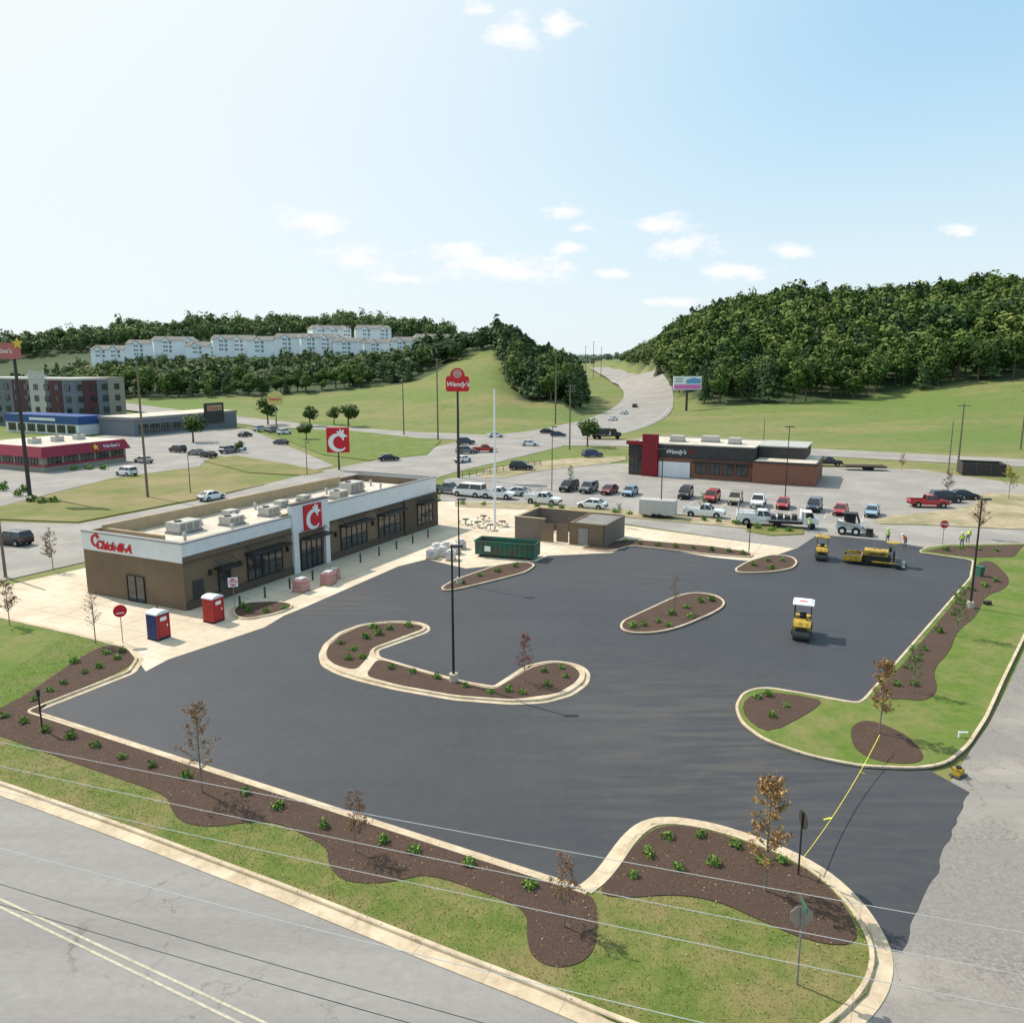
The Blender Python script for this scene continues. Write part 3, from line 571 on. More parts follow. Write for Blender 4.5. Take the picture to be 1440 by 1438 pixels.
m.box(-.05,7.05,-.12,-.02,1.7,1.85).box(-.05,7.05,2.42,2.5,1.7,1.85).box(-.1,-.0,-.02,2.42,1.7,1.85).box(7.0,7.1,-.02,2.42,1.7,1.85).build('rib_frame','dumpster_green',D)
for x in (.6,6.4):
    for y_ in (.2,2.2): MB().cyl((x,y_-.1,.13),(x,y_+.1,.13),.13,n=10).build('roller','rubber',D)
MB().box(1.2,1.9,-.125,-.105,.7,1.3).build('placard','sign_white',D)
m=MB()
for k in range(26):
    x,y_=rnd.uniform(.6,6.4),rnd.uniform(.5,1.9); m.box(-.35,.35,-.15,.15,-.08,.08,Matrix.Translation((x,y_,.6+rnd.random()*.5))@Matrix.Rotation(rnd.uniform(0,3),4,'Z')@Matrix.Rotation(rnd.uniform(-.6,.6),4,'X'))
m.build('debris','walk_concrete',D)
a=G(1352,668); q=bldg('bin_enclosure','dark brown wooden bin enclosure at the right edge',(a.x,a.y,.04),R(-20),'enclosure')
MB().box(0,7.5,0,.25,0,2.3).box(0,.25,.25,6,0,2.3).box(7.25,7.5,.25,6,0,2.3).box(.25,7.25,5.75,6,0,2.3).build('fence_panel','charcoal',q)
for k in range(4): MB().box(k*2.4,k*2.4+.2,-.1,0,0,2.5).build('post','dark_brick',q)
# ------------------------------------------------ signs and poles
def pole(px,py,pt,r,mat,name,label,cat,group=None,arms=0,head=False,base=False):
    g=G(px,py); h=zat(g.y,pt)-g.z
    t=thing(name,label,cat,g,0,group); MB().cyl((0,0,0),(0,0,h),r,r*.65,n=10).build('pole',mat,t)
    for k in range(arms):
        c=MB().box(-1.3,1.3,-.06,.06,h-.6-k*1.3,h-.45-k*1.3).build('crossarm',mat,t)
        for x in(-1.1,-.4,.4,1.1): MB().cyl((x,0,h-.45-k*1.3),(x,0,h-.2-k*1.3),.06,n=6).build('insulator','metal_grey',c)
    if head:
        MB().box(-.1,.75,-.18,.18,h-.05,h+.08).build('lamp_head','black_metal',t)
        if head==2: MB().box(-.75,-.1,-.18,.18,h-.05,h+.08).build('lamp_head','black_metal',t)
    if base: MB().cyl((0,0,0),(0,0,.75),.32,.3,n=14).build('base','walk_concrete',t)
    return t,h
pole(638,961,768,.10,'black_metal','street_lamp','tall black lot lamp on the long planted island','street lamp',head=1,base=True)
pole(646,822,702,.09,'black_metal','street_lamp','black lot lamp beside the green skip','street lamp',head=1,base=True)
pole(1364,857,702,.10,'black_metal','street_lamp','black lot lamp in the right hand mulch bed','street lamp',head=1,base=True)
pole(929,728,632,.09,'black_metal','street_lamp','slim black lamp in front of the black restaurant','street lamp',head=2)
pole(1104,700,600,.09,'black_metal','street_lamp','slim lamp behind the white utility truck','street lamp',head=2)
pole(776,690,600,.08,'black_metal','street_lamp','slim lamp left of the four parked cars','street lamp',head=1)
pole(1053,778,738,.06,'black_metal','bollard_light','short dark post light at the end of the shrub bed','post light')
pole(268,694,640,.08,'black_metal','street_lamp','slim lamp on the left lawn strip','street lamp',head=1)
pole(432,668,622,.08,'black_metal','street_lamp','slim lamp left of the square logo sign','street lamp',head=1)
pole(1375,757,696,.05,'metal_grey','sign_post','thin grey post beside the upper right tree','post')
for i,(px,py,pt,r,ar,lab) in enumerate(((208,700,512,.22,0,'tallest brown utility pole standing on the left lawn'),(568,612,527,.2,1,'utility pole behind the red logo sign'),(616,618,503,.24,1,'tall utility pole left of the red pole sign'),(781,596,497,.28,1,'utility pole beside the highway bend'),(801,632,540,.2,2,'utility pole with two crossarms near the road junction'),(1347,655,567,.2,1,'utility pole on the right beyond the gravel verge'),(1333,668,592,.13,0,'thin pole left of the right hand utility pole'),(1435,632,547,.22,1,'utility pole at the right picture edge'),(823,531,487,.35,1,'leftmost distant pole in the highway gap'),(834,532,480,.35,1,'middle distant pole in the highway gap'),(845,530,488,.35,1,'rightmost distant pole in the highway gap'),(8,812,690,.16,0,'utility pole at the lower left road edge'),(1073,632,588,.12,0,'thin pole behind the black restaurant'))):
    pole(px,py,pt,r,'wood_pole','utility_pole',lab,'utility pole',arms=ar)
t,h=pole(696,738,548,.17,'sign_white','flagpole','tall white bare flagpole beside the patio','flagpole'); MB().cyl((0,0,h),(0,0,h+.3),.14,.02,n=10).build('finial','metal_light',t)
t,h=pole(645,672,550,.3,'charcoal','pole_sign','tall dark pole carrying a large red round topped restaurant sign','sign')
t.rotation_euler=(0,0,R(4))
rr=[(-2.15,h+.25),(-1.9,h-.05),(1.9,h-.05),(2.15,h+.25),(2.15,h+2.4),(1.85,h+2.75),(-1.85,h+2.75),(-2.15,h+2.4)]
MB().prism_y(rr,-.35,.35).build('sign_box','brand_red',t); MB().prism_y([(1.35*math.cos(R(a)),h+2.9+1.35*math.sin(R(a))) for a in range(0,360,15)],-.34,.34).build('sign_crown','brand_red',t)
MB().prism_y([(.85*math.cos(R(a)),h+3.2+.8*math.sin(R(a))) for a in range(0,360,20)],-.39,-.345).build('plain_disc','pink_wrap',t)
text("Wendy's",1.2,'sign_white',t,(0,-.38,h+1.25),bold=.02,shear=.28)
t,h=pole(477,661,636,.2,'charcoal','pole_sign','square red chicken logo sign rising above the restaurant roof','sign')
g=t.location; zb=zat(g.y,636); zt=zat(g.y,601); w=(491-459)/F*(g.y*cp)/2
MB().box(-w,w,-.3,.3,zb,zt).build('sign_box','brand_red',t); logoC(t,(0,-.31,(zb+zt)/2-.1),w*1.75,(R(90),0,0))
t,h=pole(389,602,569,.25,'metal_grey','pole_sign','yellow pointed restaurant sign on a grey pole beyond the lawn','sign')
MB().prism_y([(-2.2,h),(2.2,h),(2.6,h+1.8),(2.2,h+3.6),(0,h+4.4),(-2.2,h+3.6),(-2.6,h+1.8)],-.3,.3).build('sign_box','cream_yellow',t); text("Denny's",1.25,'brand_red',t,(0,-.33,h+1.8),bold=.03)
t,h=pole(42,697,500,.35,'charcoal','pole_sign','very tall dark pole with faded red sign at the left edge','sign')
MB().box(-4.4,.9,-.4,.4,h-.5,h+2.0).build('sign_box','faded_red',t); star(t,(1.0,-.42,h+1.9),.95,(R(90),0,0)); text("Hardee's",1.0,'sign_white',t,(-1.8,-.42,h+.7))
g=G(965,578); h=zat(g.y,550); t=thing('billboard','small pink white and blue billboard before the right hill','billboard',g,R(4))
MB().cyl((0,0,0),(0,0,h),.5,n=10).build('pole','charcoal',t); w=6.0; z1=zat(g.y,531)
MB().box(-w,w,-.3,.3,h,z1).build('panel','sign_white',t); MB().box(-w+.3,w-.3,-.34,-.3,h+.3,h+2.2).build('lower_print','board_pink',t); MB().prism_y([(-.6,h+2.6),(w-.3,h+2.6),(w-.3,z1-1.2),(2.5,z1-.6),(-.6,z1-1.6)],-.36,-.3).build('upper_print','board_blue',t)
for k in range(2): MB().box(-w+.8,-w+3.8,-.36,-.3,z1-1.2-k*1.1,z1-.8-k*1.1).build('text_bar','metal_grey',t)
def octo(r): return [(r*math.cos(R(22.5+45*k)),r*math.sin(R(22.5+45*k))) for k in range(8)]
def road_sign(px,py,h,r,face,rz,lab,kind='stop',txt='STOP',post='metal_grey'):
    g=G(px,py); t=thing('road_sign',lab,'road sign',(g.x,g.y,.1),rz); MB().box(-.03,.03,0,.06,0,h+r*.8).build('post',post,t)
    poly=octo(r) if kind=='stop' else [(r*math.cos(R(20*k)),r*math.sin(R(20*k))) for k in range(18)]
    if kind=='sq': poly=[(-r,-r),(r,-r),(r,r),(-r,r)]
    MB().prism_y([(a,b+h) for a,b in poly],-.03,-.005).build('plate',face,t)
    if kind=='sq': MB().prism_y([(r*.8*math.cos(R(20*k)),h+r*.8*math.sin(R(20*k))) for k in range(18)],-.04,-.031).build('red_disc','brand_red',t)
    if txt: text(txt,r*.75 if kind=='stop' else r*.5,'sign_white',t,(0,-.045,h),ext=.003,bold=.01)
    if kind!='stop': MB().box(-r*.55,r*.55,-.055,-.041,h-r*.42,h-r*.25).build('white_bar','sign_white',t)
    return t
road_sign(1325,768,2.6,.5,'brand_red',R(-20),'red stop sign on the far right beside the road workers')
road_sign(330,858,2.5,.42,'sign_white',R(20),'square do not enter sign by the restaurant door','sq','DO NOT\nENTER')
road_sign(173,905,2.6,.5,'brand_red',R(30),'round red no entry sign in the left mulch bed','disc',None)
t=road_sign(1120,1388,2.75,.42,'sign_back',R(178),'grey backed octagonal sign nearest the camera on corner lawn','stop','STOP','metal_grey')
MB().box(-.02,.02,-.45,.45,3.2,3.4).build('name_blade','dumpster_green',t)
t=road_sign(1123,1235,2.7,.42,'charcoal',R(95),'dark stop sign seen edge on at the corner mulch bed','stop','STOP','black_metal')
g=G(60,1030); t=thing('marker_post','short black post at the left end of the lower bed','post',(g.x,g.y,.15)); MB().cyl((0,0,0),(-.0,0,2.4),.05,.05).build('post','black_metal',t); MB().box(-.1,.1,-.03,.03,2.2,2.6).build('head','black_metal',t)
# ------------------------------------------------ vehicles
KM={}
def car_meshes(kind):
    if kind in KM: return KM[kind]
    b=MB(); gl=MB(); rf=MB()
    if kind=='sedan':
        L2,hw,wr,wx=2.32,.9,.33,(1.42,-1.38)
        b.loft([(-2.32,.72,.42,.82,.9),(-2.2,.85,.3,.97,.88),(-1.3,.9,.24,1.0,.9),(0,.91,.22,.98,.9),(.95,.9,.24,.95,.9),(1.9,.86,.26,.82,.86),(2.2,.78,.3,.72,.85),(2.32,.66,.4,.62,.85)])
        cb=(-1.85,1.15,.80,.96); ct=(-1.15,.30,.62,1.42)
    elif kind=='suv':
        L2,hw,wr,wx=2.4,.95,.38,(1.45,-1.42)
        b.loft([(-2.4,.82,.45,1.1,.92),(-2.3,.92,.35,1.16,.92),(-1.0,.95,.3,1.16,.93),(.9,.95,.3,1.13,.92),(1.8,.92,.32,1.04,.9),(2.25,.86,.36,.95,.9),(2.4,.72,.46,.8,.9)])
        cb=(-2.3,1.2,.86,1.14); ct=(-1.98,.45,.72,1.76)
    elif kind=='van':
        L2,hw,wr,wx=2.7,1.0,.38,(1.75,-1.6)
        b.loft([(-2.7,.92,.4,1.3,.97),(-1.0,1.0,.34,1.32,.97),(1.6,1.0,.34,1.25,.95),(2.4,.94,.36,1.1,.92),(2.7,.8,.46,.9,.9)])
        cb=(-2.68,2.2,.94,1.28); ct=(-2.6,1.2,.84,2.15)
    else:
        L2,hw,wr,wx=2.85,1.0,.4,(1.8,-1.75)
        b.loft([(-2.85,.94,.5,.85,.97),(-.6,1.0,.42,.86,.98),(-.55,1.0,.42,1.18,.96),(1.2,1.0,.42,1.17,.94),(2.2,.98,.44,1.1,.92),(2.7,.92,.46,1.02,.92),(2.85,.8,.55,.9,.92)])
        b.box(-2.85,-.6,-.98,-.88,.85,1.18).box(-2.85,-.6,.88,.98,.85,1.18).box(-2.88,-2.78,-.88,.88,.85,1.18)
        cb=(-.6,1.35,.88,1.17); ct=(-.45,.65,.74,1.82)
    gl.frus(cb,ct)
    rf.frus((ct[0]-.04,ct[1]+.04,ct[2]+.03,ct[3]-.01),(ct[0]+.15,ct[1]-.15,ct[2]-.1,ct[3]+.06))
    for s in(-1,1):
        for (x0,x1) in ((cb[0],ct[0]),(cb[1],ct[1])): rf.cyl((x0,s*(cb[2]+.01),cb[3]),(x1,s*(ct[2]+.01),ct[3]),.045,n=5)
        xm=(cb[0]+cb[1])/2-.1; rf.cyl((xm,s*(cb[2]+.01),cb[3]),((ct[0]+ct[1])/2-.05,s*(ct[2]+.01),ct[3]),.05,n=5)
        rf.box(cb[1]-.35,cb[1]-.15,s*(cb[2]+.1)-.08,s*(cb[2]+.1)+.08,cb[3]+.0,cb[3]+.14)
    zb=.42 if kind in('pickup',) else .3
    bf=MB().box(-.06,.05,-hw*.72,hw*.72,zb+.08,zb+.3); ar=MB().cyl((0,-.03,0),(0,.03,0),wr+.07,n=16)
    w=MB().cyl((0,-.11,0),(0,.11,0),wr,n=16); ri=MB().cyl((0,-.125,0),(0,.125,0),wr*.6,n=10)
    hl=MB().box(-.06,.03,-.17,.17,-.07,.07)
    hz={'sedan':.66,'suv':.86,'van':.95,'pickup':.9}[kind]
    KM[kind]=dict(b=b.mesh('body','white_panel'),g=gl.mesh('window','car_glass'),r=rf.mesh('roof','white_panel'),bf=bf.mesh('bumper','rubber'),ar=ar.mesh('wheel_arch','rubber'),w=w.mesh('wheel','rubber'),ri=ri.mesh('rim','rim'),hl=hl.mesh('headlight','lamp_white'),tl=hl.mesh('taillight','lamp_red'),wx=wx,hw=hw,wr=wr,L=L2,hz=hz)
    return KM[kind]
PAINT={'white':(.8,.8,.79),'black':(.015,.015,.018),'grey':(.16,.17,.18),'silver':(.45,.46,.47),'red':(.42,.02,.02),'blue':(.05,.09,.2),'light_blue':(.3,.42,.55),'tan':(.42,.36,.27),'dark_blue':(.03,.045,.08),'maroon_paint':(.2,.02,.03),'orange':(.7,.12,.02)}
for k,c in PAINT.items(): m_('paint_'+k,c,tuple(x*.94 for x in c),scale=.7,rough=.28,coat=.6,metal=.1 if k!='white' else 0)
def car(kind,paint,px,py,ang,label,group=None,z=None,name='parked_car',cat='car'):
    K=car_meshes(kind); g=G(px,py); t=thing(name,label,cat,(g.x,g.y,g.z+.08 if g.y<240 else g.z+.12+(g.y-240)*.0012),R(ang),group); pm='paint_'+paint
    part('body',K['b'],t,pm); part('window',K['g'],t); part('roof',K['r'],t,pm)
    for s in(-1,1): q=part('bumper',K['bf'],t); q.location=(s*K['L'],0,0)
    for x in K['wx']:
        for s in(-1,1):
            w=part('wheel',K['w'],t); w.location=(x,s*(K['hw']-.08),K['wr']); part('rim',K['ri'],w)
            if g.y<240: a=part('wheel_arch',K['ar'],t); a.location=(x,s*(K['hw']-.018),K['wr']+.02)
    for s in(-1,1):
        q=part('headlight',K['hl'],t); q.location=(K['L']-.05,s*K['hw']*.66,K['hz']); q=part('taillight',K['tl'],t); q.location=(-K['L']+.03,s*K['hw']*.72,K['hz']+.05)
    return t
ga='cars parked in front of the black restaurant'
def J_(): return rnd.uniform(-4,4)
car('suv','black',800,690,244+J_(),'dark car leftmost of the four parked nose out left of the lamp',ga)
car('suv','grey',828,692,244+J_(),'grey car second of the four parked at left',ga)
car('sedan','maroon_paint',857,694,244+J_(),'small dark red car third of the four parked at left',ga)
car('sedan','light_blue',886,696,244+J_(),'pale blue grey car fourth of the four parked at left',ga)
car('suv','black',964,700,244+J_(),'black vehicle leftmost of the eight car row by the brick wall',ga)
car('suv','red',1001,705,244+J_(),'red vehicle second in the eight car row',ga)
car('suv','tan',1034,708,244+J_(),'tan vehicle third in the eight car row',ga)
car('pickup','white',1066,712,244+J_(),'white vehicle fourth in the eight car row',ga)
car('sedan','red',1101,714,244+J_(),'red car fifth in the eight car row',ga)
car('suv','dark_blue',1145,718,244+J_(),'dark blue grey vehicle sixth in the eight car row',ga)
car('sedan','red',1182,723,244+J_(),'bright red car seventh in the eight car row',ga)
car('sedan','light_blue',1226,725,244+J_(),'light blue car at the right end of the eight car row',ga)
pk=dict(name='pickup_truck',cat='pickup truck')
car('pickup','white',700,701,-20,'white pickup truck nearest the flagpole',None,**pk)
car('sedan','white',832,715,154,'white sedan parked behind the bin enclosure')
car('pickup','white',990,727,-20,'white pickup truck towing beside the silver box trailer',None,**pk)
car('van','white',660,698,154,'white van parked just right of the restaurant far end',None,name='parked_van',cat='van')
car('pickup','grey',630,694,-26,'grey pickup truck partly behind the restaurant end',None,**pk)
car('sedan','silver',727,697,154,'silver car between the flagpole pickup and the utility truck')
car('pickup','red',1305,713,-8,'red crew pickup truck at right near the gravel',None,**pk)
car('suv','black',1330,706,-8,'black vehicle directly behind the red pickup truck')
car('sedan','black',1355,702,-8,'black car right of the red pickup truck')
car('suv','black',733,661,-5,'black vehicle driving on the neighbouring lot left side')
car('pickup','black',1164,655,-10,'black pickup truck right behind the brick wing',None,**pk)
car('suv','blue',833,643,20,'blue vehicle near the gravel verge left of the black restaurant')
gt='vehicles driving around the road junction'
for k,(kd,pa,px,py,an,lab) in enumerate((('sedan','white',745,627,-5,'white car on the junction left of the round tree'),('sedan','black',770,610,0,'black car upper left of the dark dump truck'),('sedan','dark_blue',785,614,0,'dark blue car below the black car near the dump truck'),('sedan','black',547,648,20,'black car alone behind the restaurant roof'),('sedan','white',697,615,10,'white car right of the red pole sign'),('pickup','red',681,636,15,'red truck beside the red pole sign base'),('suv','dark_blue',655,625,15,'dark blue vehicle uppermost behind the red sign pole'),('suv','grey',655,638,15,'grey vehicle middle of the cluster behind the red sign pole'),('sedan','white',651,650,60,'white car lowest of the cluster behind the red sign pole'),
  ('sedan','white',862,592,50,'white car lowest on the highway bend'),('suv','black',893,574,70,'black vehicle low on the highway bend'),('sedan','white',878,583,55,'white car on the inside of the highway bend'),('sedan','white',917,563,80,'white car on the outside of the highway bend'),('suv','silver',903,557,100,'silver vehicle right of the upper highway bend'),('sedan','red',905,551,110,'red car on the upper highway bend'),('sedan','white',890,545,115,'white car on the upper highway bend'),('suv','white',882,536,115,'white vehicle high on the highway'),('sedan','black',868,533,110,'farthest dark car on the highway'),('sedan','white',862,528,110,'farthest white car on the highway'))):
    car(kd,pa,px,py,an,lab,gt,name='driving_car')
gl_='cars on the left restaurant lots'
for k,(kd,pa,px,py,an,lab) in enumerate((('suv','white',178,669,150,'white vehicle parked right of the wine red restaurant'),('sedan','silver',202,651,150,'silver car on the lot near the tall pole'),('suv','black',250,636,150,'black vehicle on the lot below the large round tree'),('sedan','grey',276,640,150,'grey car left of a pair on the left lot'),('sedan','black',293,643,150,'black car right of a pair on the left lot'),('suv','silver',366,607,64,'silver vehicle leftmost in the row by the grey building'),('suv','grey',385,609,64,'grey vehicle second in the row by the grey building'),('suv','white',400,611,64,'white vehicle third in the row by the grey building'),('sedan','black',345,614,64,'black car nearest the grey building entrance'),('sedan','dark_blue',395,625,150,'dark blue car just below the row by the grey building'),('suv','black',20,766,160,'large black vehicle cut by the left picture edge'),('sedan','white',298,703,64,'white car behind the restaurant rear parapet'),('sedan','white',335,634,64,'white car near the small lot tree'),('suv','grey',322,637,64,'grey vehicle next to the small lot tree'))):
    car(kd,pa,px,py,an,lab,gl_)
g=G(926,728); t=thing('box_trailer','silver enclosed box trailer behind the white pickup truck','trailer',(g.x,g.y,.06),R(-20))
MB().box(-2.6,2.4,-1.1,1.1,.55,2.6).build('body','metal_light',t); MB().box(2.4,3.8,-.08,.08,.5,.62).build('tow_bar','black_metal',t); MB().box(-2.64,-2.6,-.95,.95,.65,2.5).build('door','white_panel',t)
for s in(-1,1):
    for x in(-.5,.3): MB().cyl((x,s*1.05,.36),(x,s*1.25,.36),.36,n=14).build('wheel','rubber',t)
def service(px,py,ang,lab,sc=1):
    t=car('pickup','white',px,py,ang,lab,None,name='utility_truck',cat='utility truck'); t.scale=(sc,)*3
    MB().box(-2.9,-.65,-1.08,-.6,.9,1.55).box(-2.9,-.65,.6,1.08,.9,1.55).box(-2.9,-2.8,-.6,.6,.9,1.3).build('service_body','white_panel',t)
    r=MB()
    for x in(-2.7,-.8):
        for s in(-1,1): r.cyl((x,s*1.0,1.5),(x,s*1.0,2.2),.04)
        r.cyl((x,-1,2.2),(x,1,2.2),.04)
    for s in(-1,1): r.cyl((-2.9,s,2.2),(1.0,s,2.2),.04)
    r.build('ladder_rack','metal_grey',t)
service(1070,738,-14,'white utility truck with ladder rack in front of the red car row',1.12)
service(764,709,-26,'white utility truck with rack behind the enclosure left end')
g=G(1114,742); t=thing('flatbed_truck','white flatbed work truck with headboard right of the utility truck','truck',(g.x,g.y,.06),R(-14))
MB().prism_y([(1.2,.6),(3.1,.6),(3.2,1.3),(2.6,1.5),(2.3,2.3),(1.2,2.3)],-1.0,1.0).build('cab','white_panel',t); MB().prism_y([(2.58,1.55),(2.34,2.2),(1.5,2.2),(1.5,1.55)],-1.02,1.02).build('window','car_glass',t)
MB().box(-3.2,1.1,-1.15,1.15,.95,1.1).build('bed','metal_grey',t); MB().box(.95,1.1,-1.1,1.1,1.1,2.4).build('headboard','white_panel',t); MB().box(-3.0,3.0,-.4,.4,.5,.8).build('chassis','black_metal',t)
for k in range(4): MB().box(-2.8+.9*k,-2.2+.9*k,-.8,.6,1.1,1.6+.15*(k%2)).build('tool_box','charcoal',t)
for x in(-2.0,2.3):
    for s in(-1,1): MB().cyl((x,s*.8,.45),(x,s*1.08,.45),.45,n=14).build('wheel','rubber',t)
g=G(1215,661); t=thing('flat_trailer','long empty flatbed trailer right of the black pickup truck','trailer',(g.x,g.y,.06),R(-10))
MB().box(-4,4,-1.2,1.2,.7,.85).build('deck','dark_brick',t); MB().box(-4,4,-1.25,-1.2,.6,.95).box(-4,4,1.2,1.25,.6,.95).box(-5.5,-4,-.1,.1,.6,.72).build('frame','black_metal',t)
for s in(-1,1):
    for x in(.2,1.2): MB().cyl((x,s*.95,.4),(x,s*1.19,.4),.4,n=12).build('wheel','rubber',t)
g=G(850,617); t=thing('dump_truck','dark dump truck on the road right of the round tree','truck',(g.x,g.y,.06),R(0))
MB().prism_y([(-3.6,1.2),(1.2,1.2),(1.6,2.9),(-3.9,2.9)],-1.25,1.25).build('tipper_body','charcoal',t); MB().prism_y([(1.8,.8),(4.6,.8),(4.6,1.7),(3.4,1.9),(3.1,2.8),(1.8,2.8)],-1.1,1.1).build('cab','charcoal',t)
MB().prism_y([(3.42,1.95),(3.2,2.65),(2.2,2.65),(2.2,1.95)],-1.12,1.12).build('window','car_glass',t); MB().box(-3.6,4.2,-.5,.5,.7,1.0).build('chassis','black_metal',t)
for x in(-2.8,-1.5,3.6):
    for s in(-1,1): MB().cyl((x,s*.85,.5),(x,s*1.2,.5),.5,n=12).build('wheel','rubber',t)
# ------------------------------------------------ machines
def roller(px,py,ang,lab,canopy,sc=.9):
    g=G(px,py); t=thing('road_roller',lab,'road roller',(g.x,g.y,.07),R(ang),None,sc)
    for x in(-1.0,1.0):
        d=MB().cyl((x,-.65,.5),(x,.65,.5),.5,n=24).build('drum','drum_steel',t); MB().cyl((x,-.68,.5),(x,.68,.5),.12,n=8).build('hub','machine_yellow',d)
        MB().box(x-.5,x+.5,-.76,-.69,.5,.85).build('drum_yoke','black_metal',t); MB().box(x-.5,x+.5,.69,.76,.5,.85).build('drum_yoke','black_metal',t)
    MB().prism_y([(.35,1.0),(1.55,1.0),(1.6,1.25),(1.4,1.5),(.35,1.55)],-.66,.66).build('engine_hood','machine_yellow',t)
    MB().box(1.56,1.63,-.4,.4,1.03,1.2).build('grille','black_metal',t)
    MB().prism_y([(-1.6,1.0),(.0,1.0),(.0,1.1),(-.8,1.15),(-.9,1.4),(-1.55,1.4)],-.66,.66).build('rear_body','machine_yellow',t)
    MB().box(-.3,.35,-.5,.5,.5,1.05).build('joint','black_metal',t); MB().box(-.75,-.25,-.25,.25,1.15,1.3).box(-.85,-.72,-.25,.25,1.15,1.75).build('seat','black_metal',t)
    c=MB().cyl((.25,0,1.3),(.05,0,1.7),.03); c.cyl((.05,0,1.68),(.0,0,1.75),.2,n=12); c.build('steering_wheel','black_metal',t)
    f=MB()
    for x in(-.95,.3):
        for s in(-1,1): f.cyl((x,s*.62,1.0),(x,s*.62,2.7),.035)
    f.build('canopy_frame','black_metal',t)
    MB().box(-1.25,.6,-.8,.8,2.7,2.78).frus((-1.2,.55,.76,2.78),(-1.0,.35,.6,2.88)).build('canopy',canopy,t); return t
t=roller(1127,895,248,'yellow road roller with white canopy alone on the new asphalt','sign_white',1.0)
MB().box(-.25,.1,-.3,.3,2.88,2.885).build('canopy_mark','brand_red',t)
roller(1155,786,248,'yellow road roller with yellow canopy beside the paving machine','machine_yellow')
g=G(1226,793); t=thing('paving_machine','yellow and black asphalt paving machine at the far lot entrance','paver',(g.x,g.y,.07),R(154),None,.85)
MB().box(-2.2,1.2,-1.0,1.0,.6,1.25).build('engine_body','black_metal',t); MB().box(-1.8,1.0,-.95,.95,1.25,1.85).build('engine_cover','machine_yellow',t); MB().box(-1.5,.5,-.97,.97,1.4,1.6).build('louvre','black_metal',t)
MB().prism_y([(1.2,.5),(3.4,.4),(3.4,1.0),(2.6,1.2),(1.2,1.2)],-1.5,-1.38).prism_y([(1.2,.5),(3.4,.4),(3.4,1.0),(2.6,1.2),(1.2,1.2)],1.38,1.5).box(1.2,3.3,-1.38,1.38,.4,.5).box(1.2,1.3,-1.38,1.38,.5,1.15).build('hopper','machine_yellow',t)
for s in(-1,1):
    MB().prism_y([(-1.9,.05),(1.3,.05),(1.65,.35),(1.3,.68),(-1.9,.68),(-2.2,.35)],s*1.2-.18,s*1.2+.18).build('crawler_track','rubber',t)
    MB().box(-2.9,.0,s*1.45-.06,s*1.45+.06,.5,.65).build('screed_arm','machine_yellow',t)
MB().box(-3.4,-2.7,-1.9,1.9,.1,.55).build('screed','black_metal',t); MB().box(-3.8,-3.4,-1.9,1.9,.25,.32).build('walkway','metal_grey',t)
MB().box(-2.6,-2.35,-.9,.9,.6,1.9).build('console','black_metal',t); MB().box(-2.2,-1.85,-.7,-.25,1.85,2.3).build('seat','black_metal',t); MB().box(-2.2,-1.85,.25,.7,1.85,2.3).build('seat','black_metal',t)
MB().cyl((-.2,-.6,1.85),(-.2,-.6,2.7),.07).build('exhaust','metal_grey',t)
m=MB(); m.cyl((-2.3,0,1.85),(-2.3,0,3.0),.03); m.prism([(-2.3+.9*math.cos(R(a)),.9*math.sin(R(a))) for a in range(0,360,45)],2.98,3.04); m.build('umbrella','machine_yellow',t)
MB().box(1.35,3.1,-1.3,1.3,.5,.85).build('asphalt_load','charcoal',t)
g=G(1196,751); t=thing('skid_steer_loader','white and grey skid steer loader with bucket behind the paving machine','loader',(g.x,g.y,.05),R(-26),None,1.3)
MB().prism_y([(-1.3,.45),(.9,.4),(1.0,.9),(.5,1.1),(-1.2,1.3),(-1.4,.9)],-.6,.6).build('body','white_panel',t)
c=MB()
for x0,x1 in((.75,.45),(-.65,-.6)):
    for s in(-1,1): c.cyl((x0,s*.5,1.1),(x1,s*.5,2.05),.05)
c.box(-.75,.55,-.58,.58,2.03,2.12); c.build('cab_frame','charcoal',t); MB().box(-.55,.4,-.48,.48,1.15,2.0).build('cab_glass','car_glass',t)
for s in(-1,1):
    MB().prism_y([(-1.35,1.15),(-1.2,1.4),(.6,1.05),(1.45,.35),(1.3,.25),(.5,.85)],s*.72-.07,s*.72+.07).build('lift_arm','metal_light',t)
    for x in(-.75,.5): w=MB().cyl((x,s*.62,.4),(x,s*.9,.4),.4,n=16).build('wheel','rubber',t); MB().cyl((x,s*.88,.4),(x,s*.915,.4),.2,n=10).build('rim','sign_white',w)
MB().prism_y([(1.4,.08),(2.1,.08),(2.05,.14),(1.5,.16),(1.45,.65),(1.38,.65)],-.9,.9).box(1.4,2.0,-.93,-.9,.08,.5).box(1.4,2.0,.9,.93,.08,.5).build('bucket','charcoal',t)
g=G(1347,1092); t=thing('plate_compactor','small yellow plate compactor at the right kerb corner','compactor',(g.x,g.y,.06),R(30))
MB().prism_y([(-.35,0),(.35,0),(.45,.1),(-.45,.1)],-.28,.28).build('base_plate','drum_steel',t); MB().box(-.22,.22,-.2,.2,.1,.45).build('engine','machine_yellow',t); MB().cyl((0,0,.45),(0,0,.55),.14,n=12).build('air_filter','black_metal',t)
m=MB(); [m.cyl((-.2,s*.2,.3),(-.75,s*.2,.95),.02) for s in(-1,1)]; m.cyl((-.75,-.2,.95),(-.75,.2,.95),.02).build('handle','black_metal',t)
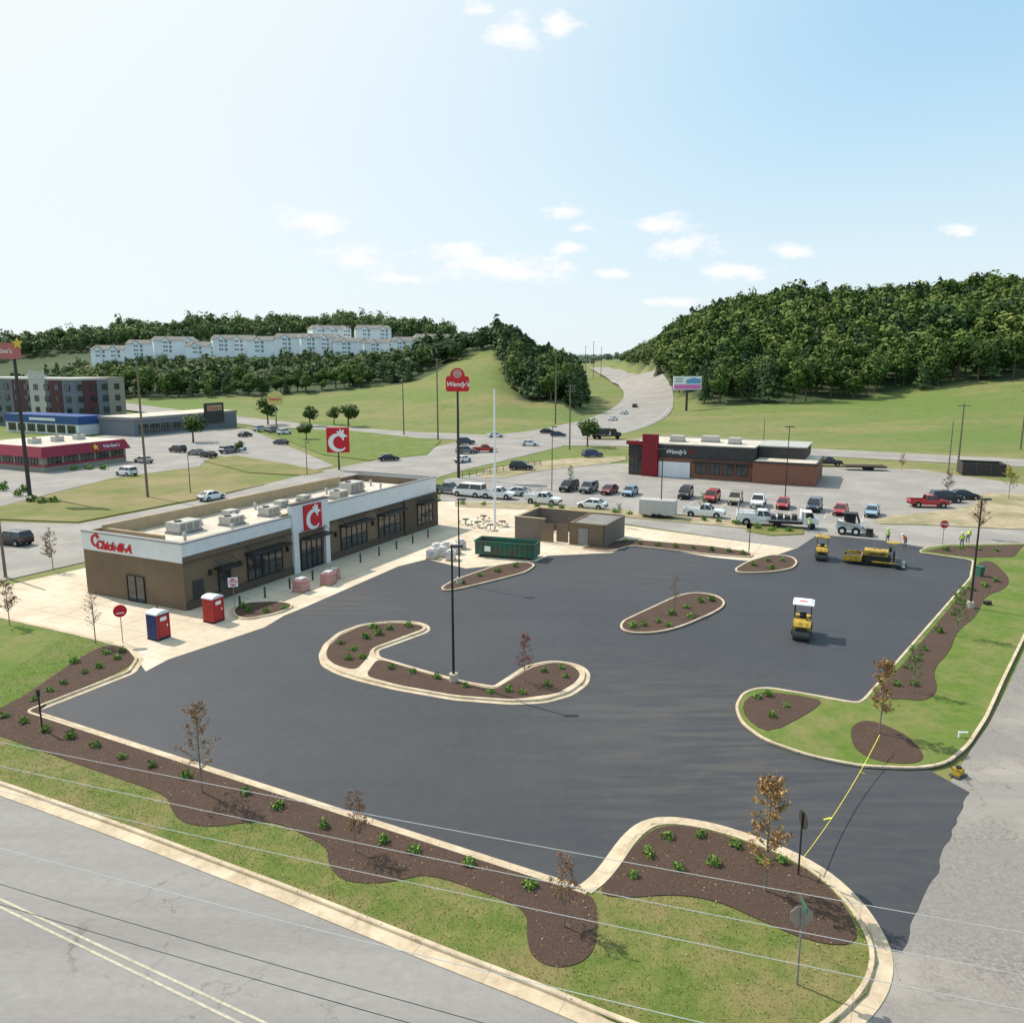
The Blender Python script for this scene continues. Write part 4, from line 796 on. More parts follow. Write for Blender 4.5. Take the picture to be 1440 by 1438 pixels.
def toilet(px,py,c1,lab):
    g=G(px,py); t=thing('portable_toilet',lab,'portable toilet',(g.x,g.y,.08),E1)
    MB().box(-.6,.6,-.6,.6,.12,2.1).build('shell',c1,t); MB().box(-.62,.62,-.62,.62,0,.12).build('base','rubber',t)
    MB().prism_y([(.66*math.cos(R(a)),2.1+.26*math.sin(R(a))) for a in range(0,181,20)],-.64,.64).build('roof','toilet_roof',t)
    d=MB().box(-.45,.45,-.64,-.6,.2,2.0).build('door','toilet_red',t); MB().box(.3,.38,-.67,-.64,1.0,1.2).build('handle','sign_white',d); MB().box(-.3,.3,-.65,-.641,1.55,1.85).build('sign_plate','sign_white',d)
    for k in range(4): MB().box(-.62,-.6,-.45+.25*k,-.38+.25*k,.3,2.0).build('wall_rib',c1,t)
    for s in(-1,1): MB().box(s*.55-.06,s*.55+.06,-.645,-.6,.12,2.1).build('corner_post','toilet_red',t)
    MB().cyl((.35,.4,2.2),(.35,.4,2.55),.05).build('vent_pipe','charcoal',t)
toilet(224,898,'toilet_blue','blue walled portable toilet with red door, the left one of two'); toilet(301,874,'toilet_red','all red portable toilet nearer the restaurant wall')
def pallet(px,py,k,lab,mat,sc=1):
    g=G(px,py); t=thing('wrapped_pallet',lab,'pallet load',(g.x,g.y,.08),E1+R(10*k),None,sc)
    m=MB(); [m.box(-.6,.6,-.5+.3*i,-.38+.3*i,.1,.14) for i in range(4)]; [m.box(a,a+.1,-.5,.52,0,.1) for a in(-.6,-.05,.5)]; m.build('pallet','orange_wood',t)
    m=MB()
    for r in range(3):
        for c in range(3):
            j=rnd.uniform(-.03,.03); m.box(-.55+.37*c+j,-.2+.37*c+j,-.48,.48,.14+.3*r,.42+.3*r)
    m.build('bag_stack',mat,t); MB().box(-.4,.4,-.3,.3,1.04,1.16).build('top_sheet','white_wrap',t)
pallet(424,832,0,'pallet of red and white bags left of the kerbside pair','pink_wrap',1.15); pallet(462,822,1,'front pallet of red and white bags in the middle of the pavement','pink_wrap',1.15); pallet(470,815,2,'pallet of red bags just behind the front one','pink_wrap')
for i,(a,b_) in enumerate(((608,786),(622,783),(634,788),(628,776),(614,778),(648,772),(640,779))): pallet(a,b_,i,['pale bag pallet leftmost beside the skip','pale bag pallet in the middle front beside the skip','pale bag pallet nearest the lamp base by the skip','pale bag pallet at the rear of the group by the skip','pale bag pallet rear left of the group by the skip','pale bag pallet rear right touching the skip corner','pale bag pallet right behind the lamp pole'][i],'white_wrap')
for i,(a,b_) in enumerate(((655,738),(672,742),(690,746),(706,741),(680,733))):
    g=G(a,b_); t=thing('patio_table','dark patio table with four stools on the pavement beyond the restaurant','table',(g.x,g.y,.08),R(20*i),'dark patio tables beyond the restaurant')
    MB().cyl((0,0,.7),(0,0,.75),.5,n=14).build('table_top','charcoal',t); MB().cyl((0,0,0),(0,0,.7),.05).build('leg','charcoal',t)
    for k in range(4):
        c,s=math.cos(k*math.pi/2)*.8,math.sin(k*math.pi/2)*.8; q=MB().cyl((c,s,.42),(c,s,.46),.2,n=10).build('seat','charcoal',t); MB().cyl((c,s,0),(c,s,.42),.03).build('leg','charcoal',q)
g=G(1377,812); t=thing('wheelie_bin','green bin in the right hand mulch bed','bin',(g.x,g.y,.2),R(20)); MB().frus((-.25,.25,.25,0),(-.32,.32,.32,.95)).build('body','dumpster_green',t); MB().box(-.35,.35,-.35,.35,.95,1.02).build('lid','dumpster_green',t)
g=G(1388,852); t=thing('valve_box','small black box on the right lawn','box',(g.x,g.y,.17),R(20)); MB().box(-.3,.3,-.2,.2,0,.28).build('body','black_metal',t); MB().box(-.32,.32,-.22,.22,.28,.32).build('lid','charcoal',t)
g=G(1348,1040); t=MB().cyl((0,0,0),(0,0,.35),.06,n=10).cyl((0,0,.3),(.5,0,.3),.06,n=10).build('cleanout_pipe','sign_white'); t.location=(g.x,g.y,.17); tag(t,'bent white plastic pipe on the right lawn corner','pipe')
g0,g1=G(650,672),G(760,655); t=thing('railing','low dark railing beside the left gravel verge','railing',(0,0,0)); n=12
m=MB(); m.cyl((g0.x,g0.y,1.1),(g1.x,g1.y,1.1),.05).cyl((g0.x,g0.y,.6),(g1.x,g1.y,.6),.05); m.build('rail','charcoal',t)
for k in range(n+1): p=g0.lerp(g1,k/n); MB().cyl((p.x,p.y,0),(p.x,p.y,1.15),.06,n=6).build('post','charcoal',t)
A=G(1126,1210,1.0); Bq=G(1237,1033,1.1); m=MB(); n=30; pv=None
for k in range(n+1):
    q=k/n; p=A.lerp(Bq,q); p.z-=.45*(1-(2*q-1)**2); tw=.022
    if pv is not None: m.add([(pv.x-tw,pv.y,pv.z),(p.x-tw,p.y,p.z),(p.x+tw,p.y,p.z+.03),(pv.x+tw,pv.y,pv.z+.03)],[(0,1,2,3)])
    if k in(10,21): m.add([(p.x,p.y,p.z),(p.x+(.35 if k>15 else -.3),p.y+.15,p.z-.2),(p.x+(.36 if k>15 else -.31),p.y+.2,p.z-.14),(p.x,p.y+.06,p.z+.03)],[(0,1,2,3)])
    pv=p
tag(m.build('caution_tape','tape_yellow'),'yellow caution tape stretched from the dark sign post to the amber tree','tape')
for i,(a,b_,z,mt) in enumerate((((-300,980),(1740,1363),9.5,'wire'),((-300,1008),(1740,1428),9.0,'wire'),((-300,1110),(1740,1610),9.8,'wire'),((-300,1150),(1740,1720),9.2,'dark_wire'),((-300,1178),(1740,1750),8.8,'dark_wire'),((-300,1040),(1740,1480),8.4,'wire'))):
    p,q=G(*a,z),G(*b_,z); m=MB(); n=24; pv=None
    for k in range(n+1):
        c=p.lerp(q,k/n); c.z-=.25*(1-(2*k/n-1)**2)
        if pv is not None: m.cyl(pv,c,.009,n=5)
        pv=c
    tag(m.build('overhead_wire',mt),['topmost pale wire across the foreground','second pale wire from the top across the foreground','pale wire crossing the lower left road','upper dark wire crossing the lower left road','lower dark wire crossing the lower left road','third pale wire from the top across the foreground'][i],'wire')
# ------------------------------------------------ people
def person(px,py,rz,pose,vest,label):
    J={'pel':(0,0,.93),'spi':(.0,0,1.15),'che':(.02,0,1.38),'nec':(.03,0,1.52),'hd0':(.05,0,1.62),'hd1':(.05,0,1.76),
       'lh':(0,.1,.9),'lk':(.05,.12,.5),'la':(-.02,.13,.09),'lt':(.16,.14,.04),'rh':(0,-.1,.9),'rk':(.1,-.13,.5),'ra':(.1,-.14,.09),'rt':(.28,-.15,.04),
       'ls':(.0,.2,1.42),'le':(.06,.27,1.14),'lw':(.24,.2,.98),'lf':(.32,.17,.95),'rs':(0,-.2,1.42),'re':(.06,-.27,1.14),'rw':(.24,-.18,1.0),'rf':(.32,-.14,.98)}
    if pose=='bend':
        for k in('spi','che','nec','hd0','hd1','ls','rs','le','re','lw','rw','lf','rf'):
            x,y,z=J[k]; dz=z-.93; a=R(32); J[k]=(x*math.cos(a)+dz*math.sin(a),y,.93+dz*math.cos(a)-x*math.sin(a))
    if pose=='stand': J['lw']=(.05,.3,.9); J['lf']=(.07,.3,.8); J['rw']=(.05,-.3,.9); J['rf']=(.07,-.3,.8)
    E=[('pel','spi'),('spi','che'),('che','nec'),('nec','hd0'),('hd0','hd1'),('pel','lh'),('lh','lk'),('lk','la'),('la','lt'),('pel','rh'),('rh','rk'),('rk','ra'),('ra','rt'),('che','ls'),('ls','le'),('le','lw'),('lw','lf'),('che','rs'),('rs','re'),('re','rw'),('rw','rf')]
    Rd={'pel':.15,'spi':.14,'che':.17,'nec':.06,'hd0':.095,'hd1':.09,'lh':.1,'rh':.1,'lk':.065,'rk':.065,'la':.045,'ra':.045,'lt':.04,'rt':.04,'ls':.075,'rs':.075,'le':.048,'re':.048,'lw':.033,'rw':.033,'lf':.035,'rf':.035}
    ks=list(J); me=bpy.data.meshes.new('person'); me.from_pydata([J[k] for k in ks],[(ks.index(a),ks.index(b)) for a,b in E],[]); o=bpy.data.objects.new('tmp',me); COL.objects.link(o)
    md=o.modifiers.new('s','SKIN')
    for i,k in enumerate(ks): me.skin_vertices[0].data[i].radius=(Rd[k],)*2; me.skin_vertices[0].data[i].use_root=(k=='pel')
    sb=o.modifiers.new('d','SUBSURF'); sb.levels=sb.render_levels=1
    dg=bpy.context.evaluated_depsgraph_get(); dg.update(); m2=bpy.data.meshes.new_from_object(o.evaluated_get(dg)); bpy.data.objects.remove(o)
    m2.materials.clear(); [m2.materials.append(MT[k]) for k in('grey_shirt','denim','skin_tone','black_metal')]
    hd=Vector(J['hd0']); hn=[Vector(J['lf']),Vector(J['rf'])]
    for p in m2.polygons:
        c=p.center; p.material_index=0; p.use_smooth=True
        if c.z<.95: p.material_index=1
        if c.z<.12: p.material_index=3
        if (c-hd).length<.2 and c.z>Vector(J['nec']).z-.02: p.material_index=2
        if min((c-h).length for h in hn)<.12: p.material_index=2
    g=G(px,py); t=thing('person',label,'person',(g.x,g.y,.07),rz); b=bpy.data.objects.new('body',m2); COL.objects.link(b); b.parent=t
    a,c=Vector(J['spi']),Vector(J['che']); d=(c-a)
    MB().cyl(a-d*.5,a+d*.2,.2,.2,n=12).cyl(a+d*.2,c+d*.18,.2,.19,n=12).build('safety_vest',vest,t)
    h=Vector(J['hd1']); MB().cyl(h-Vector((0,0,.02)),h+Vector((0,0,.03)),.16,.13,n=14).cyl(h+Vector((0,0,.03)),h+Vector((0,0,.11)),.125,.05,n=14).build('hard_hat','hi_vis_lime' if vest=='hi_vis_lime' else 'sign_white',t)
    return t
person(1248,764,R(200),'stand','hi_vis_lime','person standing beside the paving machine wearing lime vest')
person(1273,770,R(190),'bend','hi_vis_orange','person in orange vest bending forward right of the paving machine')
person(1352,770,R(240),'stand','hi_vis_lime','left person of the pair in lime vests near the stop sign')
person(1360,764,R(30),'bend','hi_vis_lime','right person of the pair in lime vests near the stop sign')
person(1138,748,R(180),'stand','hi_vis_lime','person in lime vest standing right of the flatbed truck')
g=G(1268,772); m=MB().cyl((0,0,.02),(-.3,.1,1.35),.018); m.box(-.12,.12,-.15,.15,0,.04); o=m.build('rake','wood_pole'); o.location=(g.x,g.y,.07); tag(o,'long wooden handled rake held by the person in orange','rake')
# ------------------------------------------------ trees
def quads(C,N,S):
    n=len(C); N=N/np.linalg.norm(N,axis=1,keepdims=True); r=nr.normal(size=(n,3)); A=np.cross(N,r); A/=np.linalg.norm(A,axis=1,keepdims=True); Bv=np.cross(N,A)
    S=S[:,None]; k=nr.uniform(.6,1.2,(n,1)); V=np.stack([C-A*S-Bv*S*k,C+A*S-Bv*S*k*.8,C+A*S*.8+Bv*S*k,C-A*S+Bv*S*k],1).reshape(-1,3)
    return V,np.arange(4*n).reshape(-1,4)
def crown(kind,n,size,seed):
    g=np.random.default_rng(seed)
    if kind=='oak':
        L=g.integers(8,15); d=g.normal(size=(L,3)); d/=np.linalg.norm(d,axis=1,keepdims=True); asp=g.uniform(.8,1.3)
        lc=d*np.array([.2/asp,.2/asp,.25*asp])*g.uniform(.45,1.1,(L,1))+np.array([0,0,.58]); lr=g.uniform(.09,.18,L)
        i=g.integers(0,L,n); dd=g.normal(size=(n,3)); dd/=np.linalg.norm(dd,axis=1,keepdims=True)
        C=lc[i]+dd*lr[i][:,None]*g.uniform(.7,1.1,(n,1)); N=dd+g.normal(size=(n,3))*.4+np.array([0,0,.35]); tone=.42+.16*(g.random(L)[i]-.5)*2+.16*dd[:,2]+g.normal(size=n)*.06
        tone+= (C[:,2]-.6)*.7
    else:
        z=1-np.sqrt(g.random(n))*.88; th=g.uniform(0,2*math.pi,n); rad=.22*(1-z)**.7*(1+.3*np.sin(z*42+th*2))*g.uniform(.6,1.1,n)+.01
        C=np.stack([rad*np.cos(th),rad*np.sin(th),z],1); N=np.stack([np.cos(th),np.sin(th),np.full(n,.6)],1)+g.normal(size=(n,3))*.5; tone=.42+g.normal(size=n)*.1+rad*.8
    V,Q=quads(C,N,np.full(n,size)*g.uniform(.5,1.3,n)); return V,Q,np.clip(tone,0,1)
def stuff_wood(name,pts,mat,protos,label,w0=1.0,w1=1.45):
    Vs=[];Qs=[];Ts=[];o=0
    for (x,y,z,h,k) in pts:
        V,Q,T=protos[rnd.randrange(len(protos))]; a=rnd.uniform(0,6.28); c,s=math.cos(a),math.sin(a); w=rnd.uniform(w0,w1)
        Vr=np.stack([(V[:,0]*c-V[:,1]*s)*w,(V[:,0]*s+V[:,1]*c)*w,V[:,2]],1)*h+np.array([x,y,z]); Vs.append(Vr); Qs.append(Q+o); Ts.append(np.clip(T+rnd.gauss(0,.15)+.3*noise.noise(Vector((x*.015,y*.015,2))),0,1)); o+=len(V)
    if not Vs: return
    me=npmesh(name,np.concatenate(Vs),np.concatenate(Qs),np.concatenate(Ts),mat); ob=bpy.data.objects.new(name,me); COL.objects.link(ob); tag(ob,label,'woodland',kind='stuff')
far_oak=[crown('oak',220,.040,s) for s in range(10)]; far_pine=[crown('pine',160,.04,20+s) for s in range(4)]
near_oak=[npmesh('crown',*crown('oak',900,.024,40+s),'leaf_green') for s in range(5)]; near_pine=[npmesh('crown',*crown('pine',650,.024,60+s),'leaf_pine') for s in range(3)]
tm=MB().cyl((0,0,-.05),(0,0,.45),.022,.014,n=7)
for k in range(7): a=k*2.4; tm.cyl((0,0,.3+.03*k),(math.cos(a)*.15,math.sin(a)*.15,.52+.04*k),.009,.004,n=5)
trunk_me=tm.mesh('trunk','bark')
TPR={}
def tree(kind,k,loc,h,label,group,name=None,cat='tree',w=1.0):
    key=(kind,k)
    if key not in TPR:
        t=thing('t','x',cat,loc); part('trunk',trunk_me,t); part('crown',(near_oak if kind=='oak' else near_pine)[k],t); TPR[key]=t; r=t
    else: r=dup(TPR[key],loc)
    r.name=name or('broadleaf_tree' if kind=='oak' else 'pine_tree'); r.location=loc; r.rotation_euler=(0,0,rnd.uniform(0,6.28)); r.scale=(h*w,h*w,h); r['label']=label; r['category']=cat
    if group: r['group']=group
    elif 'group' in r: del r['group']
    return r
def scatter(reg,step,hmin,hmax):
    pts=[]
    for (p0,p1,Y0,Y1) in reg:
        Y=Y0
        while Y<Y1:
            x0=(p0-720)/F*Y; x1=(p1-720)/F*Y; x=x0
            while x<x1:
                X=x+rnd.uniform(-.5,.5)*step; YY=Y+rnd.uniform(-.5,.5)*step
                f=1+.35*noise.noise(Vector((X*.02,YY*.02,9)))
                pts.append((X,YY,hgt(X,YY)-.3,rnd.triangular(hmin,hmax)*f,rnd.randrange(12))); x+=step
            Y+=step*.9
    return pts
P=[p for p in scatter([(925,1640,345,800)],9.0,11,22) if inwood(p[0],p[1])]
P.sort(key=lambda p:p[1]-np.interp(pxof(p[0],p[1]),[925,940,955,1000,1100,1250,1440],[560,470,400,352,350,345,345]))
for p in P[:110]:
    kd='pine' if (p[4]%5==0 or pxof(p[0],p[1])<1100 and p[4]%3==0) else 'oak'
    tree(kd,p[4]%(5 if kd=='oak' else 3),p[:3],p[3]*.95,'green tree in the front row at the foot of the right hillside wood' if kd=='oak' else 'dark conifer in the front row at the foot of the right hillside wood','%s front row of the right hillside wood'%kd,w=rnd.uniform(.95,1.35))
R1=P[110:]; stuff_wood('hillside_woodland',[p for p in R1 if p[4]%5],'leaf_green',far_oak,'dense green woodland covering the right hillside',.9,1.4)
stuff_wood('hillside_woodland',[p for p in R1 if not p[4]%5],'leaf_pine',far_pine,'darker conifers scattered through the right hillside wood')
P=[p for p in scatter([(706,818,333,500)],7.0,14,21) if inwood(p[0],p[1])]; P.sort(key=lambda p:p[1])
for p in P[:55]: kd='pine' if p[4]%4 else 'oak'; tree(kd,p[4]%3,p[:3],p[3],'dark %s on the knoll left of the highway gap'%('conifer' if kd=='pine' else 'broadleaf tree'),'%s trees on the knoll left of the highway'%kd,w=1.15)
stuff_wood('knoll_woodland',P[55:],'leaf_pine',far_pine,'dark conifer mass behind the front knoll trees')
P=[p for p in scatter([(596,716,455,560)],7.5,9,17) if inwood(p[0],p[1])or pxof(p[0],p[1])<645]
stuff_wood('ridge_woodland',P,'leaf_pine',far_oak,'dark trees crowning the grassy left hill')
P=scatter([(-160,640,790,900)],10,11,25); stuff_wood('ridge_woodland',P,'leaf_ridge',far_oak,'distant tree line on the ridge behind the white apartments',.8,1.25)
P=[p for p in scatter([(865,960,620,1400)],9.5,9,17) if inwood(p[0],p[1])]; stuff_wood('roadside_woodland',P,'leaf_ridge',far_oak,'trees right of the highway in the gap')
P=scatter([(-200,845,1500,1560),(800,960,2300,2500)],24,14,24); stuff_wood('distant_woodland',P,'leaf_far',far_oak,'hazy far woodland closing the horizon',1.2,2.2)
P=[p for p in scatter([(-60,645,398,596)],8.0,4,14) if inwood(p[0],p[1]) and noise.noise(Vector((p[0]*.035,p[1]*.035,3)))<.12+.2*(p[1]<430)]; P=[(x,y,z,h*(1.1 if y<500 else .75),k) for x,y,z,h,k in P]; P.sort(key=lambda p:p[1])
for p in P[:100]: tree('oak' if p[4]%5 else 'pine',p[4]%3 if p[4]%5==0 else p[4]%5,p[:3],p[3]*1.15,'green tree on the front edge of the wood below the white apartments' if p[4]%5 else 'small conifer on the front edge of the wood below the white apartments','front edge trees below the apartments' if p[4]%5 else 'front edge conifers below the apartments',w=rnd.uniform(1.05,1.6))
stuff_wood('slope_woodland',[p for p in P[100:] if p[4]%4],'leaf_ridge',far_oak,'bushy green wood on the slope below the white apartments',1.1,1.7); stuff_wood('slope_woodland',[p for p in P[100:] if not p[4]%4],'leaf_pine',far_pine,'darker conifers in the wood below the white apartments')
for i,(px,py,pt,w,lab) in enumerate(((272,622,580,1.3,'large round green tree before the long grey building'),(377,598,560,1.2,'round green tree left of the yellow pointed sign'),(431,618,592,1.3,'small round green tree on the lawn, front one of two'),(436,600,568,1.3,'round green tree behind the small one on the lawn'),(490,600,566,1.5,'wide round green tree right of the lawn pair'),(470,597,572,1.2,'green tree close left of the wide round one'),(826,628,585,1.1,'green tree beside the dark dump truck'),(337,636,618,1.2,'small tree by the left lot cars'))):
    g=G(px,py); q=tree('oak',i%4,g,(zat(g.y,pt)-g.z)/.93,lab,None,w=w*1.2)
def shrub_mesh(seed,n=110):
    g=np.random.default_rng(seed); d=g.normal(size=(n,3)); d[:,2]=abs(d[:,2]); d/=np.linalg.norm(d,axis=1,keepdims=True)
    C=d*g.uniform(.3,1,(n,1))*np.array([.5,.5,.55])*g.uniform(.8,1.15,(n,1))+np.array([0,0,.05]); V,Q=quads(C,d+g.normal(size=(n,3))*.8,np.full(n,.06)*g.uniform(.5,1.5,n)); return npmesh('shrub',V,Q,np.clip(.5+g.normal(size=n)*.22,0,1),'shrub_leaf')
SM=[shrub_mesh(s) for s in range(6)]
def shrub(px,py,s,label,group,z=.18):
    g=G(px,py); o=bpy.data.objects.new('shrub',SM[rnd.randrange(6)]); COL.objects.link(o); o.location=(g.x,g.y,z); o.rotation_euler=(0,0,rnd.uniform(0,6)); o.scale=(s*rnd.uniform(.75,1.15),s*rnd.uniform(.75,1.15),s*rnd.uniform(.7,1.2)); tag(o,label,'shrub',group)
beds={'small green shrub in the long mulch bed below the lot':[(35,1020),(8,1012),(65,1032),(100,1042),(135,1054),(172,1070),(215,1082),(262,1097),(345,1120),(392,1140),(455,1167),(583,1202),(660,1220),(745,1252),(540,1188)],
'small green shrub in the corner mulch bed nearest the camera':[(890,1237),(912,1207),(938,1183),(955,1227),(985,1180),(1003,1220),(1035,1195),(1072,1217),(1100,1217)],
'small green shrub in the curved bed at the left end':[(120,950),(140,942),(165,930),(90,965),(172,920),(48,988),(70,975),(105,935),(150,922)],
'small green shrub in the left lobe of the long island':[(480,908),(497,917),(515,900),(532,895),(548,888),(575,884),(490,930),(510,928),(525,885)],
'small green shrub in the right part of the long island':[(550,943),(580,949),(615,957),(655,969),(690,977),(715,975),(735,979),(765,948),(790,943),(795,955),(770,967)],
'small green shrub in the free central island':[(905,882),(925,877),(945,867),(965,857),(985,849),(1000,847),(940,883),(970,871),(890,884)],
'small green shrub in the small upper island':[(1060,797),(1080,791),(1100,791),(1085,802)],
'small green shrub in the narrow island by the skip':[(650,821),(675,812),(700,806),(725,799)],
'small green shrub at the rounded end of the right lawn':[(1065,985),(1085,1012),(1080,982),(1105,997)],
'small green shrub in the long right hand bed':[(1275,942),(1300,917),(1290,932),(1320,892),(1340,867),(1350,852),(1366,832),(1385,827),(1400,820),(1260,967),(1285,967)],
'small green shrub in the hedge strip beyond the lot':[(880,764),(900,767),(925,769),(950,771),(975,773),(1000,776),(1025,778),(1045,781),(850,768)],
'small green shrub in the bed beside the stop sign':[(1330,776),(1350,774),(1375,775),(1400,777)],
'small green shrub in the small bed by the restaurant corner':[(350,862),(375,863),(342,857),(400,858)]}
for l_,ps in beds.items():
    for a,b_ in ps: shrub(a,b_,.72 if b_>900 else .85,l_,l_.replace('small green shrub','shrubs'),.2)
for a,b_ in ((755,714),(790,716),(865,722),(905,725),(940,728),(1010,735),(1035,738),(1065,744),(1085,747),(1110,748),(650,710),(680,711),(775,715),(885,724),(990,733)): shrub(a,b_,1.2,'low shrub in the dry strip before the parked pickups','shrubs in the dry planting strip',.15)
for a,b_ in ((85,660),(105,661),(125,660),(145,660),(5,690),(25,698),(60,708),(75,707),(45,706),(35,692)): shrub(a,b_,2.2,'clipped yellow green bush around the wine red restaurant','bushes around the wine red restaurant',.1)
def young(seed,leaf,nl,spread=.30):
    g=random.Random(seed); m=MB(); C=[]
    m.cyl((0,0,0),(.005,.005,.5),.010,.007,n=6).cyl((.005,.005,.5),(0,0,.95),.007,.002,n=5)
    for k in range(38):
        z=g.uniform(.24,.9); a=g.uniform(0,6.28); ln=(spread*(1-z)**.7+.04)*g.uniform(.6,1.1); up=g.uniform(.6,1.3)
        p0=Vector((0,0,z)); d=Vector((math.cos(a),math.sin(a),up)).normalized(); p1=p0+d*ln; m.cyl(p0,p1,.0030,.0011,n=4)
        for j in range(5):
            q=p0.lerp(p1,g.uniform(.3,.95)); e=q+(d+Vector((g.uniform(-.8,.8),g.uniform(-.8,.8),g.uniform(-.2,.6)))).normalized()*g.uniform(.03,.09); m.cyl(q,e,.0014,.0007,n=3)
            for _ in range(nl): w=q.lerp(e,g.uniform(.2,1.1)); C.append((w.x+g.gauss(0,.012),w.y+g.gauss(0,.012),w.z+g.gauss(0,.012)))
    t_=m.mesh('trunk','bark_pale')
    C=np.array(C); V,Q=quads(C,nr.normal(size=C.shape),nr.uniform(.004,.010,len(C))); return t_,npmesh('crown',V,Q,nr.random(len(C)),leaf)
YP={'amber':young(1,'leaf_amber',12,.22),'rust':young(2,'leaf_rust',4,.34),'bare':young(3,'leaf_rust',1,.30),'red':young(4,'leaf_red',5,.28),'green':young(5,'shrub_leaf',5,.26),'yellow':young(6,'leaf_yellow',10,.4),'brown':young(7,'leaf_rust',7,.32)}
for kd,px,py,pt,lab in (('rust',285,1118,985,'bare twiggy young tree leaning over the lower bed at left'),('brown',500,1202,1108,'brown leaved young tree in the middle of the lower bed'),('brown',793,1308,1198,'brown leaved young tree nearest the notch of the lot kerb'),('amber',1076,1258,1086,'tall amber young tree in the corner bed with caution tape'),('amber',1236,1035,922,'amber young tree in the round mulch ring on the right lawn'),('red',738,962,890,'red leaved young tree on the long island right end'),('bare',948,862,806,'bare young tree on the free central island'),('bare',135,908,826,'bare pale young tree in the left curved bed'),('brown',14,882,812,'brown young tree at the left picture edge'),('brown',75,802,742,'bare young tree beside the left road'),('green',1344,897,818,'sparse green young tree in the right bed middle'),('green',1283,977,900,'sparse green young tree in the right bed lower end'),('brown',1376,757,698,'brown young tree beside the thin grey post'),('brown',1268,662,636,'brown young tree beyond the flat trailer'),('yellow',1418,702,654,'yellow young tree at the right edge on gravel'),('green',987,728,690,'small green tree before the white pickup truck'),('green',802,684,652,'small green tree above the four parked cars'),('brown',1332,700,660,'thin brown tree behind the red pickup truck'),('green',870,742,705,'small green tree on the dry strip by the concrete lane')):
    g=G(px,py); h=zat(g.y,pt)-.2; t=thing('young_tree',lab,'tree',(g.x,g.y,.18),rnd.uniform(0,6),None,h); a,b_=YP[kd]; part('trunk',a,t); part('crown',b_,t)
def inpoly(P,x,y):
    c=np.zeros(len(x),bool); n=len(P)
    for i in range(n):
        x1,y1=P[i]; x2,y2=P[(i+1)%n]
        if y1==y2: continue
        q=((y1>y)!=(y2>y))&(x<(x2-x1)*(y-y1)/(y2-y1)+x1); c^=q
    return c
vp=PX(verge); N_=190000; x=nr.uniform(-36,14,N_); y=nr.uniform(22,66,N_); k=inpoly(vp,x,y); x,y=x[k],y[k]; n=len(x)
hh=nr.uniform(.03,.09,n); th=nr.uniform(0,6.28,n); w=.016; lx,ly=nr.normal(0,.03,n),nr.normal(0,.03,n)
V=np.stack([np.stack([x-np.cos(th)*w,y-np.sin(th)*w,np.full(n,.165)],1),np.stack([x+np.cos(th)*w,y+np.sin(th)*w,np.full(n,.165)],1),np.stack([x+lx,y+ly,.165+hh],1)],1).reshape(-1,3)
tn=np.clip(.45+nr.normal(0,.2,n)+.3*np.sin(x*.7)*np.sin(y*.9+x*.3),0,1)
bad=inpoly(PX(bedA),x,y)|inpoly(PX(bedB),x,y); kp=np.repeat(~bad,3); V2=V[kp]
o=bpy.data.objects.new('lawn_grass',npmesh('lawn_grass',V2,np.arange(len(V2)).reshape(-1,3),tn[~bad],'grass_blade')); COL.objects.link(o); tag(o,'short green grass blades on the nearest lawn strip','grass',kind='stuff')
nl=1700; i=nr.choice(n,nl,replace=False); C=np.stack([x[i],y[i],np.full(nl,.225)],1); Nn=nr.normal(size=C.shape)*.3+np.array([0,0,1]); V,Q=quads(C,Nn,nr.uniform(.015,.034,nl))
o=bpy.data.objects.new('fallen_leaves',npmesh('fallen_leaves',V,Q,nr.random(nl),'fallen_leaf')); COL.objects.link(o); tag(o,'tan fallen leaves scattered over the nearest lawn and mulch','leaves',kind='stuff')
# ------------------------------------------------ sky, sun, camera
w=bpy.data.worlds.new('World'); SC.world=w; w.use_nodes=True; n,l=w.node_tree.nodes,w.node_tree.links; bg=n['Background']; bg.inputs[1].default_value=.145
sk=n.new('ShaderNodeTexSky'); sk.sky_type='NISHITA'; sk.sun_disc=False; sk.sun_elevation=R(46.5); sk.sun_rotation=R(-55); sk.air_density=1.0; sk.dust_density=1.6; sk.ozone_density=1.3
tc=n.new('ShaderNodeTexCoord'); sx=n.new('ShaderNodeSeparateXYZ'); l.new(tc.outputs['Generated'],sx.inputs[0])
def mth(op,a,b=None,c=None):
    q=n.new('ShaderNodeMath'); q.operation=op
    for i,v in enumerate((a,b,c)):
        if v is None: continue
        if isinstance(v,(int,float)): q.inputs[i].default_value=v
        else: l.new(v,q.inputs[i])
    return q.outputs[0]
ym=mth('MAXIMUM',sx.outputs[1],.05); a=mth('DIVIDE',sx.outputs[0],ym); e=mth('DIVIDE',sx.outputs[2],ym)
cx=n.new('ShaderNodeCombineXYZ'); l.new(a,cx.inputs[0]); l.new(e,cx.inputs[1])
cur=None
